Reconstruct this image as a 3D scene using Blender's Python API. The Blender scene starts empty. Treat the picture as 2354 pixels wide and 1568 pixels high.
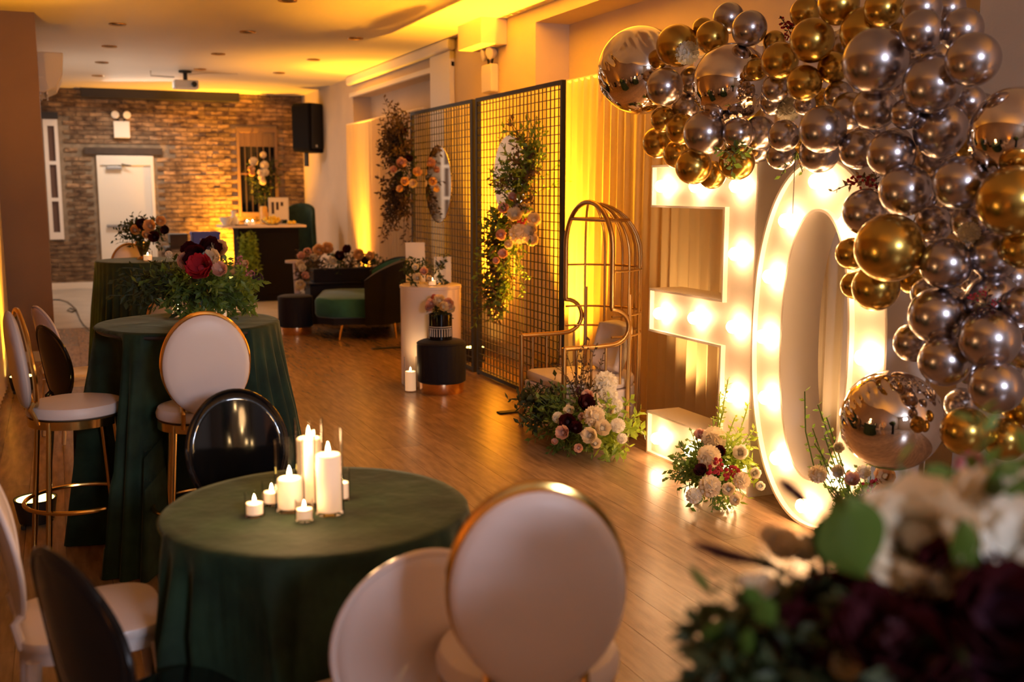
import bpy, math, random
from mathutils import Vector, Matrix, noise

PI = math.pi
rnd = random.Random(7)
scene = bpy.context.scene
col = scene.collection

# ------------------------------------------------------------------ camera
FPX = 2400.0
PHI = math.atan(350 / FPX)
TH = math.atan(1047 * math.cos(PHI) / FPX)
FW = Vector((math.sin(TH) * math.cos(PHI), math.cos(TH) * math.cos(PHI), -math.sin(PHI)))
RT = Vector((math.cos(TH), -math.sin(TH), 0))
UP = RT.cross(FW)
CAM = Vector((0, 0, 1.7))
cd = bpy.data.cameras.new('camera')
cam = bpy.data.objects.new('camera', cd)
col.objects.link(cam)
m = Matrix((RT, UP, -FW)).transposed().to_4x4()
m.translation = CAM
cam.matrix_world = m
cd.sensor_width = 36
cd.lens = 36 * FPX / 2354
cd.clip_end = 60
cd.dof.use_dof = True
cd.dof.focus_distance = 5.6
cd.dof.aperture_fstop = 2.0
scene.camera = cam

# ------------------------------------------------------------------ world, exposure, large lights
w = bpy.data.worlds.new('world')
scene.world = w
w.use_nodes = True
w.node_tree.nodes['Background'].inputs[0].default_value = (1, .8, .6, 1)
w.node_tree.nodes['Background'].inputs[1].default_value = .02
vs = scene.view_settings
vs.view_transform = 'Standard'
vs.look = 'None'
vs.gamma = 1
vs.exposure = 0.35
vs.use_curve_mapping = False
scene.cycles.sample_clamp_indirect = 6
scene.cycles.max_bounces = 8
scene.cycles.caustics_reflective = False
scene.cycles.caustics_refractive = False

AMBER = (1, .385, .014)
WARM = (1, .66, .34)


def area(name, loc, target, sx, sy, power, color):
    l = bpy.data.lights.new(name, 'AREA')
    l.shape = 'RECTANGLE'
    l.size, l.size_y, l.energy, l.color = sx, sy, power, color
    o = bpy.data.objects.new(name, l)
    col.objects.link(o)
    o.location = loc
    o.rotation_euler = (Vector(target) - Vector(loc)).to_track_quat('-Z', 'Y').to_euler()
    return o


def spot(name, loc, target, power, color, angle=100, blend=.8, size=.05):
    l = bpy.data.lights.new(name, 'SPOT')
    l.energy, l.color, l.spot_size, l.spot_blend, l.shadow_soft_size = power, color, math.radians(angle), blend, size
    o = bpy.data.objects.new(name, l)
    col.objects.link(o)
    o.location = loc
    o.rotation_euler = (Vector(target) - Vector(loc)).to_track_quat('-Z', 'Y').to_euler()
    return o


area('window_light', (1.3, -3.45, 2.7), (1.6, 6, 1.0), 1.0, .6, 120, (.76, .82, 1.0))
spot('far_uplight_beam', (3.85, .6, .2), (3.95, .7, 3.3), 330, AMBER, 75, 1.0)
spot('far_uplight_beam', (-.45, .9, .2), (-.35, 1.0, 3.3), 330, AMBER, 80, 1.0)
spot('drape_fill_beam', (3.80, 6.0, .15), (3.98, 6.0, 3.0), 120, (1, .52, .14), 90, 1.0)  # added fill without a fixture, brightens the drape behind the three
spot('drape_fill_beam', (3.80, 4.6, .15), (3.98, 4.6, 3.0), 30, (1, .60, .25), 90, 1.0)  # weaker added fill for the drape behind the zero, no fixture
area('entry_light', (1.4, 18.2, 3.28), (1.1, 17.5, 0), 1.2, .5, 42, (1, .88, .74))
area('side_fill_light', (-.26, 15.5, 1.7), (4, 15.8, 2.2), 2.2, 1.6, 22, (1, .90, .76))  # added fill hidden by the pier; no door is built there

# ------------------------------------------------------------------ helpers
def link(name, me, parent=None, loc=None):
    o = bpy.data.objects.new(name, me)
    col.objects.link(o)
    if parent is not None:
        o.parent = parent
    if loc is not None:
        o.location = loc
    return o


def thing(name, label, cat, loc=(0, 0, 0), rz=0, group=None):
    o = bpy.data.objects.new(name, None)
    o.empty_display_size = .1
    col.objects.link(o)
    o.location = loc
    o.rotation_euler = (0, 0, rz)
    return tag(o, label, cat, group)


def tag(o, label, cat, group=None):
    o['label'] = label
    o['category'] = cat
    if group:
        o['group'] = group
    return o


def struct(o):
    o['kind'] = 'structure'
    return o


def copy_tree(o, parent=None):
    c = o.copy()
    col.objects.link(c)
    if parent is not None:
        c.parent = parent
    for ch in list(o.children):
        copy_tree(ch, c)
    return c


class MB:
    def __init__(s):
        s.v, s.f = [], []

    def add(s, vs_, fs):
        n = len(s.v)
        s.v += [tuple(p) for p in vs_]
        s.f += [tuple(i + n for i in f) for f in fs]
        return s

    def box(s, x0, x1, y0, y1, z0, z1, M=None):
        P = [(x0, y0, z0), (x1, y0, z0), (x1, y1, z0), (x0, y1, z0), (x0, y0, z1), (x1, y0, z1), (x1, y1, z1), (x0, y1, z1)]
        if M is not None:
            P = [M @ Vector(p) for p in P]
        return s.add(P, [(0, 3, 2, 1), (4, 5, 6, 7), (0, 1, 5, 4), (1, 2, 6, 5), (2, 3, 7, 6), (3, 0, 4, 7)])

    def lathe(s, prof, seg=32, c=(0, 0, 0), M=None, caps=True, sx=1, sy=1, fn=None):
        V, F = [], []
        n = len(prof)
        for i in range(seg):
            a = 2 * PI * i / seg
            for r, z in prof:
                k = fn(a, z) if fn else 1
                p = Vector((c[0] + r * k * sx * math.cos(a), c[1] + r * k * sy * math.sin(a), c[2] + z))
                V.append(M @ p if M is not None else p)
        for i in range(seg):
            j = (i + 1) % seg
            for k in range(n - 1):
                F.append((i * n + k, j * n + k, j * n + k + 1, i * n + k + 1))
        if caps:
            if prof[0][0] > 1e-5:
                F.append(tuple(i * n for i in range(seg))[::-1])
            if prof[-1][0] > 1e-5:
                F.append(tuple(i * n + n - 1 for i in range(seg)))
        return s.add(V, F)

    def tube(s, pts, r, seg=8, closed=False):
        pts = [Vector(p) for p in pts]
        n = len(pts)
        V, F = [], []
        prev = None
        for i, p in enumerate(pts):
            if closed:
                t = pts[(i + 1) % n] - pts[i - 1]
            else:
                t = pts[min(i + 1, n - 1)] - pts[max(i - 1, 0)]
            t.normalize()
            if prev is None:
                u = t.orthogonal().normalized()
            else:
                u = (prev - t * prev.dot(t))
                u = u.normalized() if u.length > 1e-6 else t.orthogonal().normalized()
            prev = u
            b = t.cross(u)
            rr = r[i] if isinstance(r, (list, tuple)) else r
            for k in range(seg):
                a = 2 * PI * k / seg
                V.append(p + u * rr * math.cos(a) + b * rr * math.sin(a))
        m_ = n if closed else n - 1
        for i in range(m_):
            j = (i + 1) % n
            for k in range(seg):
                l = (k + 1) % seg
                F.append((i * seg + k, i * seg + l, j * seg + l, j * seg + k))
        if not closed:
            F.append(tuple(range(seg))[::-1])
            F.append(tuple((n - 1) * seg + k for k in range(seg)))
        return s.add(V, F)

    def grid(s, fn, nu, nv, closed_u=False):
        V = [fn(i / nu, j / nv) for i in range(nu + (0 if closed_u else 1)) for j in range(nv + 1)]
        F = []
        N = nu if closed_u else nu + 1
        for i in range(nu):
            for j in range(nv):
                a, b = i % N, (i + 1) % N
                F.append((a * (nv + 1) + j, b * (nv + 1) + j, b * (nv + 1) + j + 1, a * (nv + 1) + j + 1))
        return s.add(V, F)

    def prism(s, outline, d0, d1, plane='YZ'):
        """outline: list of 2D points; extruded along the remaining axis from d0 to d1"""
        n = len(outline)
        def P(a, b, d):
            return (d, a, b) if plane == 'YZ' else (a, d, b) if plane == 'XZ' else (a, b, d)
        V = [P(a, b, d0) for a, b in outline] + [P(a, b, d1) for a, b in outline]
        F = [tuple(range(n)), tuple(range(n, 2 * n))[::-1]] + [(i, i + n, (i + 1) % n + n, (i + 1) % n) for i in range(n)]
        return s.add(V, F)

    def mesh(s, name, mat, smooth=True, bevel=0):
        me = bpy.data.meshes.new(name)
        me.from_pydata(s.v, [], s.f)
        me.update()
        if mat:
            me.materials.append(mat)
        import bmesh
        bm = bmesh.new()
        bm.from_mesh(me)
        bmesh.ops.remove_doubles(bm, verts=bm.verts, dist=1e-5)
        bmesh.ops.recalc_face_normals(bm, faces=bm.faces)
        if bevel:
            es = [e for e in bm.edges if len(e.link_faces) == 2 and e.calc_face_angle(0) > .5]
            bmesh.ops.bevel(bm, geom=es, offset=bevel, segments=2, affect='EDGES', profile=.5)
        for f in bm.faces:
            f.smooth = smooth
        if smooth:
            for e in bm.edges:
                if len(e.link_faces) == 2 and e.calc_face_angle(0) > .7:
                    e.smooth = False
        bm.to_mesh(me)
        bm.free()
        return me

    def build(s, name, mat, parent=None, smooth=True, bevel=0, loc=None):
        return link(name, s.mesh(name, mat, smooth, bevel), parent, loc)


def box(name, mat, x0, x1, y0, y1, z0, z1, parent=None, bevel=0):
    return MB().box(x0, x1, y0, y1, z0, z1).build(name, mat, parent, smooth=False, bevel=bevel)


# ------------------------------------------------------------------ materials
def mat(name, color, rough=.6, metal=0, noise_amt=0, noise_scale=8, bump=0, bump_scale=40, sheen=0, emit=None, strength=0,
        per_object=0, coat=0, trans=0, color2=None, world_coords=False, stretch=(1, 1, 1), spec=None):
    m_ = bpy.data.materials.new(name)
    m_.use_nodes = True
    nt = m_.node_tree
    b = nt.nodes['Principled BSDF']
    b.inputs['Base Color'].default_value = (*color, 1)
    b.inputs['Roughness'].default_value = rough
    b.inputs['Metallic'].default_value = metal
    if spec is not None:
        b.inputs['Specular IOR Level'].default_value = spec
    if sheen:
        b.inputs['Sheen Weight'].default_value = sheen
        b.inputs['Sheen Roughness'].default_value = .35
    if coat:
        b.inputs['Coat Weight'].default_value = coat
        b.inputs['Coat Roughness'].default_value = .05
    if emit:
        b.inputs['Emission Color'].default_value = (*emit, 1)
        b.inputs['Emission Strength'].default_value = strength
    if noise_amt or bump:
        if world_coords:
            tc = nt.nodes.new('ShaderNodeNewGeometry'); out = tc.outputs['Position']
        else:
            tc = nt.nodes.new('ShaderNodeTexCoord'); out = tc.outputs['Object']
        mp = nt.nodes.new('ShaderNodeMapping')
        mp.inputs['Scale'].default_value = stretch
        nt.links.new(out, mp.inputs[0])
        out = mp.outputs[0]
    if noise_amt:
        nz = nt.nodes.new('ShaderNodeTexNoise')
        nz.inputs['Scale'].default_value = noise_scale
        nz.inputs['Detail'].default_value = 4
        nt.links.new(out, nz.inputs['Vector'])
        rp = nt.nodes.new('ShaderNodeValToRGB')
        rp.color_ramp.elements[0].position = .3
        rp.color_ramp.elements[1].position = .7
        c2 = color2 or tuple(c * (1 - noise_amt) for c in color)
        rp.color_ramp.elements[0].color = (*c2, 1)
        rp.color_ramp.elements[1].color = (*color, 1)
        nt.links.new(nz.outputs['Fac'], rp.inputs[0])
        last = rp.outputs[0]
        nt.links.new(last, b.inputs['Base Color'])
    if per_object:
        oi = nt.nodes.new('ShaderNodeObjectInfo')
        mr = nt.nodes.new('ShaderNodeMapRange')
        mr.inputs[3].default_value = 1 - per_object
        mr.inputs[4].default_value = 1 + per_object
        nt.links.new(oi.outputs['Random'], mr.inputs[0])
        mx = nt.nodes.new('ShaderNodeVectorMath'); mx.operation = 'SCALE'
        if noise_amt:
            nt.links.new(last, mx.inputs[0])
        else:
            mx.inputs[0].default_value = color
        nt.links.new(mr.outputs[0], mx.inputs['Scale'])
        nt.links.new(mx.outputs[0], b.inputs['Base Color'])
    if bump:
        nb = nt.nodes.new('ShaderNodeTexNoise')
        nb.inputs['Scale'].default_value = bump_scale
        nb.inputs['Detail'].default_value = 3
        nt.links.new(out, nb.inputs['Vector'])
        bp = nt.nodes.new('ShaderNodeBump')
        bp.inputs['Strength'].default_value = bump
        bp.inputs['Distance'].default_value = .01
        nt.links.new(nb.outputs['Fac'], bp.inputs['Height'])
        nt.links.new(bp.outputs[0], b.inputs['Normal'])
    return m_


def glass_mat(name, tint=(1, 1, 1), rough=.02):
    m_ = bpy.data.materials.new(name)
    m_.use_nodes = True
    nt = m_.node_tree
    nt.nodes.clear()
    o = nt.nodes.new('ShaderNodeOutputMaterial')
    mx = nt.nodes.new('ShaderNodeMixShader')
    t = nt.nodes.new('ShaderNodeBsdfTransparent'); t.inputs[0].default_value = (*tint, 1)
    g = nt.nodes.new('ShaderNodeBsdfGlossy'); g.inputs['Roughness'].default_value = rough
    fr = nt.nodes.new('ShaderNodeLayerWeight'); fr.inputs[0].default_value = .06
    nt.links.new(fr.outputs['Fresnel'], mx.inputs[0])
    nt.links.new(t.outputs[0], mx.inputs[1]); nt.links.new(g.outputs[0], mx.inputs[2])
    nt.links.new(mx.outputs[0], o.inputs[0])
    return m_


def thin(m_, color, k):
    nt = m_.node_tree
    b = nt.nodes['Principled BSDF']
    tl = nt.nodes.new('ShaderNodeBsdfTranslucent'); tl.inputs[0].default_value = (*color, 1)
    mx = nt.nodes.new('ShaderNodeMixShader'); mx.inputs[0].default_value = k
    nt.links.new(b.outputs[0], mx.inputs[1]); nt.links.new(tl.outputs[0], mx.inputs[2])
    nt.links.new(mx.outputs[0], nt.nodes['Material Output'].inputs[0])
    return m_


def drape_mat(name, color):
    m_ = mat(name, color, rough=.85, noise_amt=.12, noise_scale=3, stretch=(6, 6, .3))
    nt = m_.node_tree
    b = nt.nodes['Principled BSDF']
    tl = nt.nodes.new('ShaderNodeBsdfTranslucent'); tl.inputs[0].default_value = (*color, 1)
    mx = nt.nodes.new('ShaderNodeMixShader'); mx.inputs[0].default_value = .35
    o = nt.nodes['Material Output']
    nt.links.new(b.outputs[0], mx.inputs[1]); nt.links.new(tl.outputs[0], mx.inputs[2])
    nt.links.new(mx.outputs[0], o.inputs[0])
    return m_


M = {}
M['plaster'] = mat('plaster', (.62, .52, .42), .8, noise_amt=.06, noise_scale=3, bump=.1, bump_scale=60)
M['ceiling'] = mat('ceiling_paint', (.72, .66, .58), .55, noise_amt=.04, noise_scale=2)
M['trim'] = mat('white_trim', (.75, .72, .68), .45)
M['dark_wall'] = mat('brown_wall', (.24, .145, .075), .6, noise_amt=.1, noise_scale=2)
M['plank'] = mat('oak_plank', (.36, .22, .12), .27, noise_amt=.4, noise_scale=5, per_object=.16, stretch=(6, .8, 1), bump=.05, bump_scale=20, world_coords=True)
M['subfloor'] = mat('subfloor', (.20, .12, .07), .4)
M['concrete'] = mat('concrete', (.42, .39, .35), .45, noise_amt=.25, noise_scale=3, bump=.1)
M['mortar'] = mat('mortar', (.30, .23, .16), .9, noise_amt=.4, noise_scale=9)
M['brick'] = mat('old_brick', (.38, .25, .145), .85, noise_amt=.75, noise_scale=2.2, color2=(.065, .032, .018), bump=.5, bump_scale=25,
                 world_coords=True, stretch=(3.2, 1, 7), per_object=.4)
M['black_wood'] = mat('black_beam', (.015, .013, .012), .5)
M['dark_wood'] = mat('dark_lintel', (.06, .04, .03), .7, noise_amt=.4)
M['door'] = mat('door_paint', (.72, .69, .62), .45)
M['drape'] = drape_mat('sheer_drape', (.78, .66, .53))
M['velvet'] = mat('green_velvet', (.018, .042, .020), .75, sheen=.32, noise_amt=.65, noise_scale=7, bump=.7, bump_scale=9, spec=.25)
M['velvet'].node_tree.nodes['Principled BSDF'].inputs['Sheen Tint'].default_value = (.46, .50, .32, 1)
M['velvet_lit'] = mat('lit_green_velvet', (.03, .15, .115), .75, sheen=.4, noise_amt=.4, noise_scale=5, spec=.25)  # green velvet lightened to stand in for overhead light on the loveseat
M['navy'] = mat('dark_navy_velvet', (.006, .006, .010), .75, sheen=.06, spec=.3)
M['gold'] = mat('polished_gold', (.83, .52, .16), .18, 1)
M['antique_gold'] = mat('brushed_gold', (.45, .27, .10), .38, 1)
M['copper'] = mat('rose_gold_band', (.80, .50, .28), .2, 1)
M['white_vinyl'] = mat('white_vinyl', (.72, .63, .60), .45)
M['white_plastic'] = mat('white_plastic', (.72, .62, .58), .28, coat=.3)
M['black_plastic'] = mat('black_acrylic', (.004, .004, .005), .08, coat=.2, spec=.4)
M['black_metal'] = mat('black_metal', (.012, .011, .010), .55)
M['white_metal'] = mat('white_marquee_metal', (.80, .71, .62), .45)
M['plastic_white'] = mat('white_casing', (.66, .62, .55), .5)
M['black_cab'] = mat('black_cabinet', (.006, .005, .006), .8, spec=.15)
M['mirror'] = mat('mirror', (.9, .88, .85), .03, 1)
M['chromeS'] = mat('silver_chrome_latex', (.47, .42, .43), .25, 1)
M['chromeG'] = mat('gold_chrome_latex', (.55, .36, .08), .25, 1)
M['chromeF'] = mat('silver_foil', (.80, .70, .62), .045, 1)
M['wax'] = mat('candle_wax', (.85, .72, .6), .6, emit=(1, .50, .20), strength=.4)  # emission stands in for flame light shining through the wax
M['flame'] = mat('candle_flame', (1, .8, .4), .5, emit=(1, .62, .25), strength=130)
M['bulb'] = mat('marquee_bulb', (1, .9, .7), .3, emit=(1, .58, .27), strength=44)
M['led'] = mat('amber_led', (1, .8, .2), .3, emit=(1, .62, .12), strength=14)
M['glass'] = glass_mat('clear_glass')
M['pane'] = glass_mat('window_pane', (.8, .8, .8))
M['night'] = mat('night_glass', (.01, .01, .012), .08)
M['paper'] = mat('white_card', (.75, .70, .62), .6)
M['lemon'] = mat('lemon_yellow', (.85, .60, .04), .5)
M['blue'] = mat('blue_plastic', (.05, .07, .50), .4)
M['leaf'] = mat('leaf_green', (.15, .25, .05), .5, noise_amt=.6, noise_scale=14)
M['leaf_lime'] = mat('leaf_lime', (.30, .42, .04), .5, noise_amt=.4, noise_scale=14)
M['leaf_dark'] = mat('leaf_dark', (.05, .07, .022), .6, noise_amt=.5, noise_scale=14)
M['leaf_brown'] = mat('dried_leaf', (.13, .08, .04), .7, noise_amt=.5, noise_scale=14)
M['stem'] = mat('stem', (.07, .06, .03), .6)
FC = {'cream': (.92, .80, .58), 'white': (.95, .90, .78), 'blush': (.85, .56, .45), 'burgundy': (.06, .004, .008), 'red': (.55, .03, .05),
      'orange': (.88, .62, .32), 'pink': (.60, .22, .22), 'purple': (.05, .008, .02)}
for k, c in FC.items():
    M[k] = thin(mat('petal_' + k, c, .6, noise_amt=.15, noise_scale=20), c, .4)

for k, c in (('leaf', (.25, .42, .06)), ('leaf_lime', (.42, .55, .05)), ('leaf_dark', (.06, .09, .02)), ('leaf_brown', (.15, .09, .04))):
    thin(M[k], c, .35)

# ================================================================== STRUCTURE
CZ = 3.37
fl = struct(box('floor', M['subfloor'], -1.3, 4.9, -3.6, 13.87, -.12, -.022))
lens_cache = {}
def plank(L):
    L = round(L, 2)
    if L not in lens_cache:
        lens_cache[L] = MB().box(-.0912, .0912, 0, L - .0015, -.022, 0).mesh('plank', M['plank'], smooth=False)
    return lens_cache[L]
for i in range(28):
    x = -.70 + i * .184
    y = .2 - rnd.choice([0, .3, .6, .9, 1.2])
    while y < 13.86:
        L = min(2.4, 13.87 - y)
        if L > .05:
            link('plank', plank(L), fl, (x, y, 0))
        y += L
struct(box('floor_concrete', M['concrete'], -1.3, 4.9, 13.87, 19.9, -.12, -.002))
struct(box('ceiling', M['ceiling'], -1.3, 4.9, -3.6, 19.9, CZ, CZ + .15))
struct(box('wall_left', M['dark_wall'], -1.3, -.62, -3.6, 11.3, 0, CZ))
struct(box('wall_left_pier', M['dark_wall'], -1.3, -.10, 11.3, 11.7, 0, CZ))
struct(box('wall_left_rear', M['plaster'], -1.3, -.36, 11.7, 19.9, 0, CZ))
struct(box('baseboard_left', M['trim'], -.62, -.08, 11.27, 11.3, 0, .10))
struct(box('wall_front', M['plaster'], -1.3, 4.9, -3.8, -3.6, 0, CZ))
# right wall: flush stretches, two curtained recesses with headers
struct(box('wall_right', M['plaster'], 4.2, 4.9, 15.8, 19.9, 0, CZ))
struct(box('wall_right_recess', M['plaster'], 4.48, 4.9, 12.05, 15.8, 0, CZ))
struct(box('wall_right_header', M['plaster'], 4.2, 4.48, 12.05, 15.8, 3.08, CZ))
struct(box('wall_right_bay', M['plaster'], 4.2, 4.9, 9.17, 12.05, 0, CZ))
struct(box('wall_right_long_recess', M['plaster'], 4.55, 4.9, 3.95, 9.17, 0, CZ))
struct(box('wall_right_long_header', M['plaster'], 4.2, 4.55, 3.95, 9.17, 3.24, CZ))
struct(box('wall_right_front', M['plaster'], 4.2, 4.9, -3.6, 3.95, 0, CZ))
struct(box('trim_1', M['trim'], 4.10, 4.2, 11.3, 15.85, 3.24, CZ, bevel=.03))
struct(box('trim_2', M['trim'], 4.15, 4.2, 11.36, 15.85, 3.06, 3.13, bevel=.01))
struct(box('trim_3', M['trim'], 4.14, 4.2, 11.36, 12.05, 0, 3.24, bevel=.01))
struct(box('trim_4', M['plaster'], 3.92, 4.2, 9.85, 10.5, 3.12, CZ, bevel=.005))
struct(box('baseboard_right', M['trim'], 4.17, 4.2, 9.17, 12.05, 0, .13))

# back wall with single bricks
YB = 19.4
bw = struct(box('wall_back', M['mortar'], -1.3, 4.9, YB + .012, YB + .4, 0, CZ))
holes = [(.62, 1.62, -.01, 2.30), (.46, 1.74, 2.28, 2.40), (3.0, 3.72, 1.2, 2.78), (-.16, .08, .84, 2.86)]
bmesh_cache = {}
def brick_mesh(L):
    L = round(L, 3)
    if L not in bmesh_cache:
        bmesh_cache[L] = MB().box(0, L, -.012, .02, 0, .062).mesh('brick', M['brick'], smooth=False)
    return bmesh_cache[L]
cells = []
for r in range(45):
    z = .01 + r * .0745
    if z + .064 > CZ:
        break
    x = -.36 - (.105 if r % 2 else 0)
    while x < 4.2:
        x1 = min(x + .2, 4.2)
        L = x1 - x
        ok = not any(x1 > h[0] and x < h[1] and z + .064 > h[2] and z < h[3] for h in holes)
        if ok and L > .04:
            cells.append((x, z, L))
        x += .21
near = [c for c in cells if c[1] > 1.72 and c[0] > -.15]
pick = set(near[:300])
rest = MB()
for c in cells:
    dy = rnd.uniform(-.006, .006)
    if c in pick:
        link('brick', brick_mesh(c[2]), bw, (c[0], YB + dy, c[1]))
    else:
        rest.box(c[0], c[0] + c[2], YB - .012 + dy, YB + .02, c[1], c[1] + .062)
o = rest.build('brickwork', M['brick'], bw, smooth=False)
o['kind'] = 'stuff'
struct(box('baseboard_back', M['trim'], -.36, .66, YB - .04, YB - .006, 0, .11))
struct(box('trim_5', M['black_wood'], .46, 3.05, YB - .22, YB - .01, 3.22, CZ - .005))
struct(box('trim_6', M['dark_wood'], .47, 1.73, YB - .05, YB + .01, 2.285, 2.395))

M['closer'] = mat('brushed_steel', (.25, .24, .23), .4, .6)
d = struct(MB().box(.65, .70, YB - .05, YB + .01, 0, 2.26).box(1.52, 1.57, YB - .05, YB + .01, 0, 2.26).box(.70, 1.52, YB - .05, YB + .01, 2.10, 2.26).build('door_1', M['door'], None, False, .004))
box('door_leaf', M['door'], .70, 1.52, YB - .02, YB + .005, .01, 2.10, d, .003)
box('push_bar', M['closer'], .76, 1.48, YB - .07, YB - .03, 1.04, 1.09, d, .01)
cl = box('door_closer', mat('closer_grey', (.30, .30, .30), .4, .5), .80, 1.05, YB - .08, YB - .02, 2.02, 2.08, d, .01)
MB().tube([(1.0, YB - .06, 2.09), (1.2, YB - .12, 2.095), (1.05, YB - .05, 2.12)], .008, 6).build('closer_arm', M['black_metal'], d)

# narrow white window frame on the bricks
fr = MB()
for a in ((-.15, -.085, .85, 2.85), (.02, .075, .85, 2.85)):
    fr.box(a[0], a[1], YB - .05, YB + .01, a[2], a[3])
for z0, z1 in ((.85, .97), (1.49, 1.55), (2.10, 2.16), (2.74, 2.85)):
    fr.box(-.085, .02, YB - .05, YB + .01, z0, z1)
wf = struct(fr.build('window_1', M['trim'], None, False))
dimp = mat('dim_pane', (.10, .05, .03), .5)
for z0, z1 in ((.97, 1.49), (1.55, 2.10), (2.16, 2.74)):
    box('pane', dimp, -.085, .02, YB - .012, YB - .006, z0, z1, wf)
struct(box('trim_7', M['black_wood'], -.17, .09, YB - .09, YB, 2.86, 2.96))

M['win_wood'] = mat('window_wood', (.22, .13, .07), .6)
# barred window on the bricks at the right
wb = struct(MB().box(3.0, 3.05, YB - .05, YB + .01, 1.2, 2.78).box(3.67, 3.72, YB - .05, YB + .01, 1.2, 2.78).box(3.05, 3.67, YB - .05, YB + .01, 2.70, 2.78)
            .box(3.05, 3.67, YB - .05, YB + .01, 1.2, 1.28).build('window_2', M['win_wood'], None, False, .004))
box('window_sash', M['antique_gold'], 3.05, 3.67, YB, YB + .01, 2.45, 2.70, wb)
box('pane', M['night'], 3.05, 3.67, YB + .004, YB + .01, 1.28, 2.45, wb)
for k in range(5):
    MB().tube([(3.14 + k * .11, YB - .03, 1.24), (3.14 + k * .11, YB - .03, 2.74)], .009, 6).build('window_bar', M['antique_gold'], wb)
box('window_rail', M['antique_gold'], 3.05, 3.67, YB - .04, YB - .02, 1.95, 1.98, wb)

# window behind the camera that gives the cool light
wn = struct(MB().box(.45, 2.15, -3.6, -3.56, 2.1, 2.15).box(.45, 2.15, -3.6, -3.56, 3.2, 3.25).box(.45, .5, -3.6, -3.56, 2.15, 3.2).box(2.1, 2.15, -3.6, -3.56, 2.15, 3.2)
            .build('window_3', M['trim'], None, False))

# drapes -----------------------------------------------------------
def drape(name, label, x, y0, y1, z0, z1, pitch=.11, amp=.035, gather=None, seed=1, group=None):
    rr = random.Random(seed)
    n = int((y1 - y0) / .018)
    ph = [rr.uniform(-.9, .9) for _ in range(n + 2)]
    def fn(u, v):
        y = y0 + (y1 - y0) * u
        i = u * (y1 - y0) / pitch
        k = int(i * .7)
        p = ph[k] * (1 - abs((i * .7 - k) * 2 - 1)) if k < len(ph) else 0
        a = amp * (.55 + .45 * v + .3 * math.sin(i * .37 + seed))
        return (x + a * math.sin(2 * PI * i + p + .5 * math.sin(v * 3 + k)), y, z1 + (z0 - z1) * v)
    b = MB().grid(fn, n, 14)
    o_ = b.build(name, M['drape'])
    return tag(o_, label, 'curtain', group)
drape('curtain', 'sheer pleated drape in the wall bay behind the velvet sofa', 4.11, 12.2, 15.85, .06, 2.66, seed=2)
drape('curtain', 'pale pleated drape hanging behind the black mesh screens', 4.03, 7.05, 11.25, .17, 2.60, seed=5)
drape('curtain', 'pale pleated drape behind the marquee numbers and birdcage chair', 4.02, 3.97, 7.04, .03, 2.58, seed=8, pitch=.13)
drape('curtain', 'narrow beige drape against the brown pier by the bar stools', -.52, 8.6, 11.2, .03, 2.75, seed=11, pitch=.16)
for y0, y1, x in ((12.2, 15.85, 4.11), (7.05, 11.25, 4.03), (3.97, 7.04, 4.02)):
    z = {12.2: 2.66, 7.05: 2.60, 3.97: 2.58}[y0]
    o = MB().tube([(x, y0, z), (x, y1, z)], .014, 8).build('curtain_rod', M['white_metal'])
    for yy in (y0 + .1, (y0 + y1) / 2, y1 - .1):
        MB().tube([(x, yy, z), (4.205 if not (12.05 < yy < 15.8) and not (3.95 < yy < 9.17) else (4.49 if yy > 12 else 4.56), yy, z)], .008, 6).build('bracket', M['white_metal'], o)
    tag(o, {12.2: 'curtain rod above the drape behind the velvet sofa', 7.05: 'curtain rod above the drape behind the mesh screens', 3.97: 'curtain rod above the drape behind the marquee numbers'}[y0], 'curtain rod')

# ================================================================== FIXTURES
# recessed lights that are switched off
can = thing('recessed_light', 'unlit recessed ceiling light', 'ceiling light', (.67, 13.57, CZ), 0, 'unlit recessed lights in the ceiling grid')
MB().lathe([(.055, -.004), (.085, -.012), (.088, 0)], 24, caps=False).build('ring', M['antique_gold'], can)
MB().lathe([(.001, -.002), (.056, -.003)], 24, caps=False).build('diffuser', M['dark_wood'], can)
cans = [(.67, 13.57), (.65, 15.3), (.66, 17.1), (1.98, 11.75), (1.95, 13.78), (1.95, 15.6), (3.17, 11.77), (3.17, 13.88), (3.06, 15.63), (1.99, 9.67), (.67, 11.75)]
spots_ = ['above the concrete floor near the air conditioner', 'second from the air conditioner in the door-side row', 'nearest the brick wall in the door-side row', 'in the middle row above the cocktail tables',
          'in the middle row just before the projector', 'in the middle row beside the projector', 'in the wall-side row above the mesh screens', 'in the wall-side row above the velvet sofa', 'in the wall-side row before the bar',
          'at the top edge, first of the middle row', 'in the door-side row beside the brown pier']
for i, (x, y) in enumerate(cans):
    o = can if i == 0 else copy_tree(can)
    o.location = (x, y, CZ)
    o['label'] = 'unlit recessed ceiling light ' + spots_[i]

# projector
p = thing('projector', 'white ceiling projector with a bent arm near the brick wall', 'projector', (1.78, 15.9, CZ))
MB().box(-.17, .17, -.13, .13, -.26, -.14).build('body', M['plastic_white'], p, False, .02)
MB().lathe([(.09, -.005), (.09, -.03), (.03, -.04), (.03, -.14)], 20).build('ceiling_mount', M['black_metal'], p)
MB().lathe([(.035, 0), (.04, .04), (.03, .05)], 16, M=Matrix.Translation((.1, -.13, -.2)) @ Matrix.Rotation(PI / 2, 4, 'X')).build('lens', M['night'], p)
MB().tube([(-.15, 0, -.1), (-.46, .1, -.08), (-.46, .1, -.01)], .012, 6).build('arm', M['plastic_white'], p)
MB().tube([(.05, .05, -.05), (.3, .1, -.012), (.75, .1, -.008)], .008, 6).build('cable', M['plastic_white'], p)

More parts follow.
